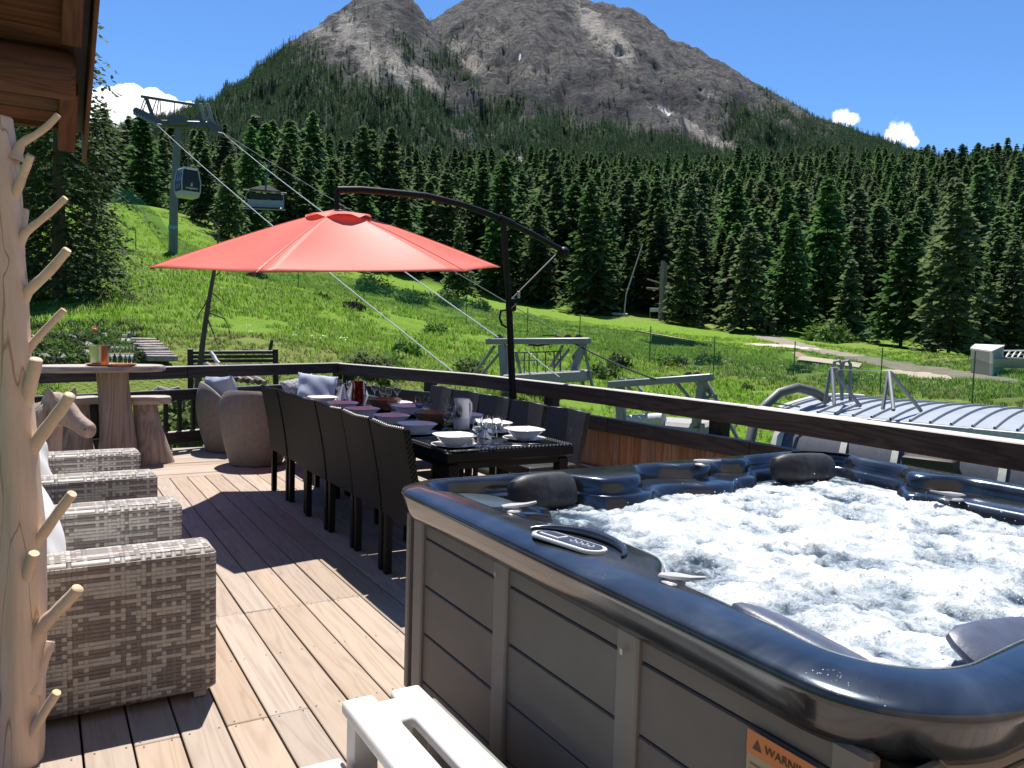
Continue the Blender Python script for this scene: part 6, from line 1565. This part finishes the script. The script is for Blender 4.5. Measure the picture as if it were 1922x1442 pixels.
p2o, b0, Q = portal('second grey steel portal seen over the long railing', 19.5, 18.5, (1143, 1337), ((1144, 722), (1337, 708)), (((1163, 726), (1170, 850), .26), ((1319, 714), (1306, 800), .2)),
    ([(1163,713),(1172,713),(1181,728),(1190,740)],[(1181,712),(1192,712),(1208,742),(1223,810)],[(1290,705),(1302,707),(1330,757),(1374,838)],[(1306,703),(1319,704),(1350,760),(1393,840)],[(1312,720),(1340,744)],[(1316,722),(1322,745),(1344,744)],[(1268,716),(1298,752)],[(1208,780),(1223,808)],[(1230,784),(1248,814)]))
part('machine_housing', MB().tube([Q((1180, 792))-b0, Q((1246, 788))-b0], .17, 14), plain('cream_housing', (.5, .48, .44), .5), p2o)
part('concrete_plinth', bar_px(Q((1230, 812), .6), Q((1330, 822), .6), 1.2, .7, b0), bpy.data.materials['pale_concrete_beam'], p2o)
for px in (1300, 1318): part('stub_post', MB().tube([Q((px, 795))-b0, Q((px, 850))-b0], .06, 8), bpy.data.materials['pale_concrete_beam'], p2o)
mb = MB(); g_ = random.Random(5)
for k in range(9): mb.tube([Q((1262+g_.uniform(0, 34), 802+g_.uniform(0, 12)))-b0 for _ in range(3)], .022, 5)
part('hose_tangle', mb, M_BLK, p2o)
for px in (1292, 1308): part('cable_wheel', MB().tube([Q((px, 706))-b0+Vector((-.04, -.05, 0)), Q((px, 706))-b0+Vector((.04, .05, 0))], .10, 14), M_GALD, p2o)
part('service_cable', MB().tube([Q((1222, 712))-b0, Q((1262, 706))-b0, Q((1288, 706))-b0, Q((1300, 714))-b0], .02, 5), M_BLK, p2o)
# ---------------------------------------------------------------- station building
st0 = Vector((11.5, 2.5, -3.3)); stn = thing('lift_station', st0, 'lift station with a low curved grey blue ribbed metal roof beyond the railing', 'building')
M_ROOFM = plain('grey_blue_roof_sheet', (.32, .345, .375), .5, .2, .08, 1.5); M_FAS = plain('grey_fascia', (.55, .545, .53), .6); M_CLAD = plain('lilac_grey_cladding', (.075, .078, .098), .5); M_MUL = plain('pale_batten', (.55, .53, .48), .6)
YA, YB = 8.25, -4.0
arc_ = [(9.52+.42*k, .415+.105*math.sin(math.pi*(k/10)**.9)) for k in range(11)]
part('roof_sheet', MB().loft([[(x, YA, z) for x, z in arc_], [(x, YB, z) for x, z in arc_]], False), M_ROOFM, stn, -st0, smooth=60)
seam_ = MB().loft([[(x, -.016, z+.001) for x, z in arc_], [(x, -.012, z+.035) for x, z in arc_], [(x, .012, z+.035) for x, z in arc_], [(x, .016, z+.001) for x, z in arc_]], False).mesh('roof_seam', M_ROOFM, 60)
y = YA-.05
while y > YB: link('roof_seam', seam_, stn, Vector((0, y, 0))-st0); y -= .26
edges_ = [YA, 7.6, 6.9, 5.6, 4.55, 3.0, 1.2, -1, YB]
for a, b_ in zip(edges_, edges_[1:]): part('fascia', MB().cbox((9.47, (a+b_)/2, .355), (.07, abs(a-b_)-.02, .115), .01), M_FAS, stn, -st0)
for e in edges_[1:-1]: part('fascia_joint', MB().cbox((9.465, e, .357), (.075, .05, .12), .006), M_MUL, stn, -st0)
part('gable_trim', MB().tube([(x, YA+.04, z-.0) for x, z in arc_], .06, 8), M_FAS, stn, -st0)
fp = [(9.44, .29), (9.2, .05), (9.0, -.35), (8.88, -.9), (8.82, -1.8), (8.82, -3.3)]
part('facade', MB().loft([[(x, YA-.15, z) for x, z in fp], [(x, YB, z) for x, z in fp]], False), M_CLAD, stn, -st0, smooth=60)
for k, y in enumerate([8.13, 7.15, 6.45, 5.15, 4.5, 3.85, 3.2, 2.55, 1.9, 1.2, .5]):
    w_ = .09 if k else .16
    part('batten', MB().loft([[(x-.03, y-w_/2, z) for x, z in fp], [(x-.03, y+w_/2, z) for x, z in fp], [(x+.01, y+w_/2, z) for x, z in fp], [(x+.01, y-w_/2, z) for x, z in fp]], False), M_MUL, stn, -st0, smooth=60)
part('end_wall', MB().poly([(x, YA-.16, z) for x, z in fp[::-1]]+[(x, YA-.16, z-.02) for x, z in arc_[1:]]+[(13.7, YA-.16, -3.3)]) or MB(), M_CLAD, stn) if False else None
mb = MB(); mb.poly([(x, YA-.16, z) for x, z in fp[::-1]]+[(x, YA-.16, z-.02) for x, z in arc_[1:]]+[(13.7, YA-.16, -3.3)]); part('end_wall', mb, M_CLAD, stn, -st0)
stn.location = (13.73, 3.77, -3.265); stn.rotation_euler = (0, 0, R(18.9))      # the station stands askew to the deck
part('rear_wall', MB().cbox((13.6, (YA+YB)/2, -1.5), (.12, YA-YB-.4, 3.6), .01), M_CLAD, stn, -st0)
dcw = MB().cbox((8.93, 5.95, -.12), (.4, .62, .3), .02); part('brown_box', dcw, plain('dark_brown_box', (.03, .022, .02), .6), stn, -st0)
apx = [(1398,915,12.2),(1403,850,12.4),(1414,800,12.6),(1432,765,12.8),(1462,738,13.0),(1496,728,13.2),(1525,735,13.5),(1552,750,13.8)]
pip = at(1400, 915, 12.2); pip.z = -3.3
ap_ = thing('vent_pipe', pip, 'thick grey pipe arching up beside the station roof', 'pipe'); P_ = [at(*p)-pip for p in apx]; P_.insert(0, Vector((0, 0, 0)))
part('pipe', MB().tube(P_, .075, 14), plain('grey_pipe', (.11, .11, .105), .5), ap_, smooth=70); part('tie_bar', MB().tube([at(1442, 756, 12.85)-pip, at(1502, 764, 12.9)-pip], .014, 6), M_GALV, ap_)
def rframe(label, tubes, d):
    o0 = at(tubes[0][-1][0], tubes[0][-1][1], d); o = thing('roof_frame', o0, label, 'frame', 'tube frames on the station roof')
    for pts in tubes: part('tube_leg', MB().tube([at(p[0], p[1], p[2] if len(p) > 2 else d)-o0 for p in pts], .028, 7), M_GALV, o)
rframe('left tube tripod with a ring on the station roof', ([(1562,693,13.3),(1566,760,12.9)],[(1559,697,13.3),(1548,760,13.2)],[(1564,697,13.3),(1615,763,13.6)],[(1556,698,13.3),(1561,693,13.3),(1568,692,13.3),(1573,694,13.3)],[(1562,697,13.3),(1575,694,14),(1580,740,14)],[(1563,690,14),(1567,679,14),(1575,677,14),(1580,684,14),(1580,752,14)],[(1580,690,14),(1584,679,14),(1592,677,14),(1596,684,14),(1596,752,14)]), 13.3)
rframe('right tube tripod on the station roof', ([(1668,698,12.9),(1657,768,12.6)],[(1669,698,12.9),(1677,770,12.4)],[(1670,698,12.9),(1729,772,13.4)]), 12.9)
sagline((1566, 694, 13.3), (1668, 697, 12.9), .0, .006, 'thin wire between the two roof tripods')

# ================================================================ MEADOW FURNITURE
# thin green net fence with stakes
NETP = [(205,392,86),(250,420,74),(300,446,68),(345,468,62),(420,500,57),(560,522,56),(683,545,54),(775,570,50),(875,588,47),(990,608,43),(1088,628,41),(1220,652,39),(1340,676,37),(1490,692,35.5),(1653,716,33.5),(1825,745,31),(1990,775,29)]
nb_ = [gat(*p) for p in NETP]; n0 = nb_[5].copy()
nf = thing('net_fence', n0, 'thin translucent green safety net strung along stakes across the meadow', 'fence')
t = NT('green_net'); t.set(color=(.02, .20, .10), rough=.7); tp_ = t.N('BsdfTransparent'); mx = t.N('MixShader', ins={0: .62}); t.t.links.new(t.b.outputs[0], mx.inputs[1]); t.t.links.new(tp_.outputs[0], mx.inputs[2]); t.t.links.new(mx.outputs[0], t.n['Material Output'].inputs[0]); M_NET = t.m
lo, hi = [], []
for a, b_ in zip(nb_, nb_[1:]):
    for k in range(6):
        p_ = a.lerp(b_, k/6); z_ = gz(p_.x, p_.y); sg = 1-.12*math.sin(math.pi*k/6); lo.append(Vector((p_.x, p_.y, z_+.05))-n0); hi.append(Vector((p_.x, p_.y, z_+1.5*sg))-n0)
mb = MB(); mb.loft([lo, hi], False); part('net', mb, M_NET, nf)
M_STAKE = plain('green_stake', (.03, .16, .04), .5)
for i, p_ in enumerate(nb_):
    if i in (2, 3, 4): continue
    part('stake', MB().tube([(0, 0, -.2), (0, 0, 1.75)], .024, 6), M_STAKE, nf, p_-n0)
for px, d in ((200, 70), (255, 62), (1955, 28)):
    p_ = gat(px, 500, d); part('stake', MB().tube([(0, 0, -.2), (0, 0, 1.45)], .035, 6), M_STAKE, nf, p_-n0)
# path, sand patches
def drape(name, pts, wid, mat, label, n_=50):
    P_ = [Vector(p) for p in pts]; L = []
    for i in range(len(P_)-1):
        for k in range(n_//(len(P_)-1)+1): L.append(P_[i].lerp(P_[i+1], k/(n_//(len(P_)-1)+1)))
    L.append(P_[-1]); rows_ = []
    for i, p_ in enumerate(L):
        d = (L[min(i+1, len(L)-1)]-L[max(i-1, 0)]); d.z = 0; d.normalize(); nn = Vector((-d.y, d.x, 0)); w_ = wid*(1+.12*math.sin(i*1.3)+.1*math.sin(i*.47))
        rows_.append([Vector((p_.x+nn.x*w_*s_, p_.y+nn.y*w_*s_, gz(p_.x+nn.x*w_*s_, p_.y+nn.y*w_*s_)+.05*(1-abs(s_)*2)+.02)) for s_ in (-.5, -.3, -.1, .1, .3, .5)])
    o = part(name, MB().loft(rows_, False), mat, None, kind='structure', smooth=180); o['label'] = label; return o
t = NT('gravel_path'); v = t.coords(); n1 = t.noise(v, 1.2, 4, .7); n2 = t.noise(v, 14, 4, .7); t.set(color=t.ramp(t.math('ADD', t.math('MULTIPLY', n1, .5), t.math('MULTIPLY', n2, .5)), [(.3, (.13, .145, .06)), (.48, (.24, .21, .16)), (.7, (.36, .31, .25))]), rough=.95, spec=.1).bump(n2, .6, .03)
drape('path', [on_ground(*p) for p in ((1440, 632), (1520, 655), (1600, 672), (1700, 690), (1800, 703), (1922, 722), (2060, 745))], 2.7, t.m, 'grey gravel path running down the right side of the meadow')
M_SAND = plain('pale_sand', (.56, .47, .35), .95, scale=1.5, var=.12, bump=.3, bscale=30)
drape('sand_patch', [on_ground(*p) for p in ((1412, 646), (1470, 650), (1532, 658))], 2.6, M_SAND, 'pale bare sand patch above the wooden ramp', 24)
drape('sand_patch', [on_ground(*p) for p in ((1668, 696), (1730, 702), (1805, 714))], 1.9, M_SAND, 'pale bare sand patch beside the gravel path', 24)
drape('sand_patch', [on_ground(*p) for p in ((1496, 662), (1512, 678))], .8, plain('brick_sand', (.42, .29, .2), .95), 'short reddish track below the upper sand patch', 10)
# wooden kicker ramps
def ramp(px0, py0, px1, py1, d, h, label):
    a, b_ = on_ground(px0, py0), on_ground(px1, py1); o = thing('jump_ramp', a, label, 'ramp', 'wooden bike ramps on the meadow'); M2 = M_DARK
    d_ = b_-a; u_ = d_.normalized(); n_ = Vector((u_.y, -u_.x, 0))*1.1; top, bot = [], []
    for k in range(9):
        f = k/8; p_ = a+d_*f; z_ = h*(1-f)**.8; top.append(p_+Vector((0, 0, z_+.05))-a); bot.append(p_-Vector((0, 0, .25))-a)
    part('deck_surface', MB().loft([[p+n_-Vector((0, 0, .1)) for p in top], [p-n_+Vector((0, 0, .12)) for p in top], [p-n_+Vector((0, 0, .20)) for p in top], [p+n_-Vector((0, 0, .02)) for p in top]], False), M_SAND, o, smooth=60)
    part('side_boards', MB().loft([[p+n_*.96-Vector((0, 0, .11)) for p in top], [p+n_*.96 for p in bot]], False), plain('dark_ramp_side', (.03, .025, .02), .8), o)
ramp(1207, 642, 1322, 648, 60, .62, 'dark sided wooden bike ramp with a pale top on the meadow'); ramp(1500, 680, 1615, 690, 40, .18, 'low dark wooden ramp below the upper sand patch')
# old tow pole, leaning pole, notice board
tpb = on_ground(1241, 598, 40, 92); tpl = thing('tow_lift_pole', tpb, 'weathered wooden tow lift pole with short arms at the forest edge', 'pole'); dT = math.hypot(tpb.x, tpb.y)
def tq(px, py): return at(px, py, dT)-tpb
M_POLE = wood('grey_pole', (.14, .115, .09), (.25, .21, .17), (.36, .31, .26), 'Z', .8, 5)
part('mast', MB().tube([(0, 0, -.3), tq(1243, 560), tq(1245, 490)], [.36, .33, .26], 10), M_POLE, tpl); part('mast_side', MB().tube([tq(1251, 560), tq(1250, 494)], [.10, .10], 8), M_POLE, tpl); part('mast_side', MB().tube([tq(1239, 590), tq(1240, 500)], [.12, .10], 8), M_POLE, tpl)
for a, b_, r_ in (((1213,541),(1236,543),.12),((1252,548),(1307,567),.10),((1214,524),(1240,532),.07),((1250,517),(1266,526),.06),((1252,506),(1258,500),.09),((1250,552),(1280,545),.06)): part('arm', MB().tube([tq(*a), tq(*b_)], r_, 7), M_POLE, tpl)
nbp = on_ground(1229, 596, 40, 92); nbd = thing('notice_board', nbp, 'small pale roofed notice board left of the tow lift pole', 'sign'); dN = math.hypot(nbp.x, nbp.y)
part('board', bar_px(at(1220, 582, dN), at(1237, 582, dN), .08, .42, nbp), M_FAS, nbd)
for px in (1220, 1237): part('leg', MB().tube([at(px, 580, dN)-nbp, at(px, 597, dN)-nbp], .05, 6), M_POLE, nbd)
lpb = on_ground(1172, 572, 40, 94); lpl = thing('leaning_pole', lpb, 'long thin pole leaning against the conifers at the forest edge', 'pole'); dL = math.hypot(lpb.x, lpb.y); part('rod', MB().tube([(0, 0, 0), at(1175, 553, dL)-lpb, at(1206, 459, dL)-lpb], [.09, .08, .05], 7), M_FAS, lpl)
for px, d, lb in ((1084, 93, 'felled pale log lying at the forest edge above the portal'), (1148, 92, 'felled pale log lying at the forest edge left of the tow pole')):
    p_ = on_ground(px, 579, 60, 94); q_ = on_ground(px+30, 583, 60, 94); tag(part('log', MB().tube([(0, 0, .15), q_-p_+Vector((0, 0, .15))], .16, 8), M_FAS, None, p_), lb, 'log')
# grey shed with a glazed lean-to frame on the right
sd = at(1842, 688, 57); sd.z = gz(sd.x, sd.y)-.3; shd = thing('shed', sd, 'small pale grey shed with a sloping roof at the right forest edge', 'building')
def sq3(px, py, d=57): return at(px, py, d)-sd
M_SHED = plain('shed_grey', (.33, .325, .30), .7); M_SHEDR = plain('shed_roof', (.62, .62, .56), .7)
F0, F1, B0, B1 = (1822, 57), (1860, 55), (1832, 61), (1884, 58.5)
part('front_wall', MB().poly([sq3(1822, 700), sq3(1860, 705, 55), sq3(1860, 662, 55), sq3(1822, 657)]) or None, M_SHED, shd) if False else None
w1 = MB(); w1.poly([sq3(1822, 700), sq3(1860, 706, 55), sq3(1860, 662.5, 55), sq3(1822, 656.5)]); w1.poly([sq3(1860, 706, 55), sq3(1884, 705, 58.5), sq3(1884, 652.5, 58.5), sq3(1860, 662.5, 55)]); w1.poly([sq3(1884, 705, 58.5), sq3(1832, 702, 61), sq3(1832, 649.5, 61), sq3(1884, 652.5, 58.5)]); w1.poly([sq3(1832, 702, 61), sq3(1822, 700), sq3(1822, 656.5), sq3(1832, 649.5, 61)])
part('wall', w1, M_SHED, shd)
r1 = [sq3(1821, 656), sq3(1861, 662, 54.9), sq3(1886, 651, 58.6), sq3(1830, 648.5, 61.2)]; part('roof', MB().loft([r1, [p+Vector((0, 0, .10)) for p in r1]], True, True, True), M_SHEDR, shd, smooth=0)
part('corner_trim', MB().tube([sq3(1861, 706, 54.9), sq3(1861, 663, 54.9)], .10, 6), M_SHEDR, shd)
lw = MB(); lw.poly([sq3(1864, 690, 55.2), sq3(1886, 691, 58.3), sq3(1960, 693, 60), sq3(1960, 674, 60), sq3(1886, 672, 58.3), sq3(1864, 674, 55.2)]); part('low_wall', lw, plain('low_wall_grey', (.36, .33, .31), .8), shd)
part('sill', MB().tube([sq3(1884, 672, 58), sq3(1962, 675, 60)], .07, 6), M_SHEDR, shd)
for px in (1888, 1899, 1910, 1922, 1936): part('glazing_bar', MB().tube([sq3(px, 671, 59), sq3(px+8, 659, 60.5)], .05, 5), M_SHEDR, shd)
for a, b_ in (((1884, 658.5), (1962, 658)), ((1889, 665), (1962, 666))): part('glazing_bar', MB().tube([sq3(*a, 60), sq3(*b_, 60.5)], .05, 5), M_SHEDR, shd)
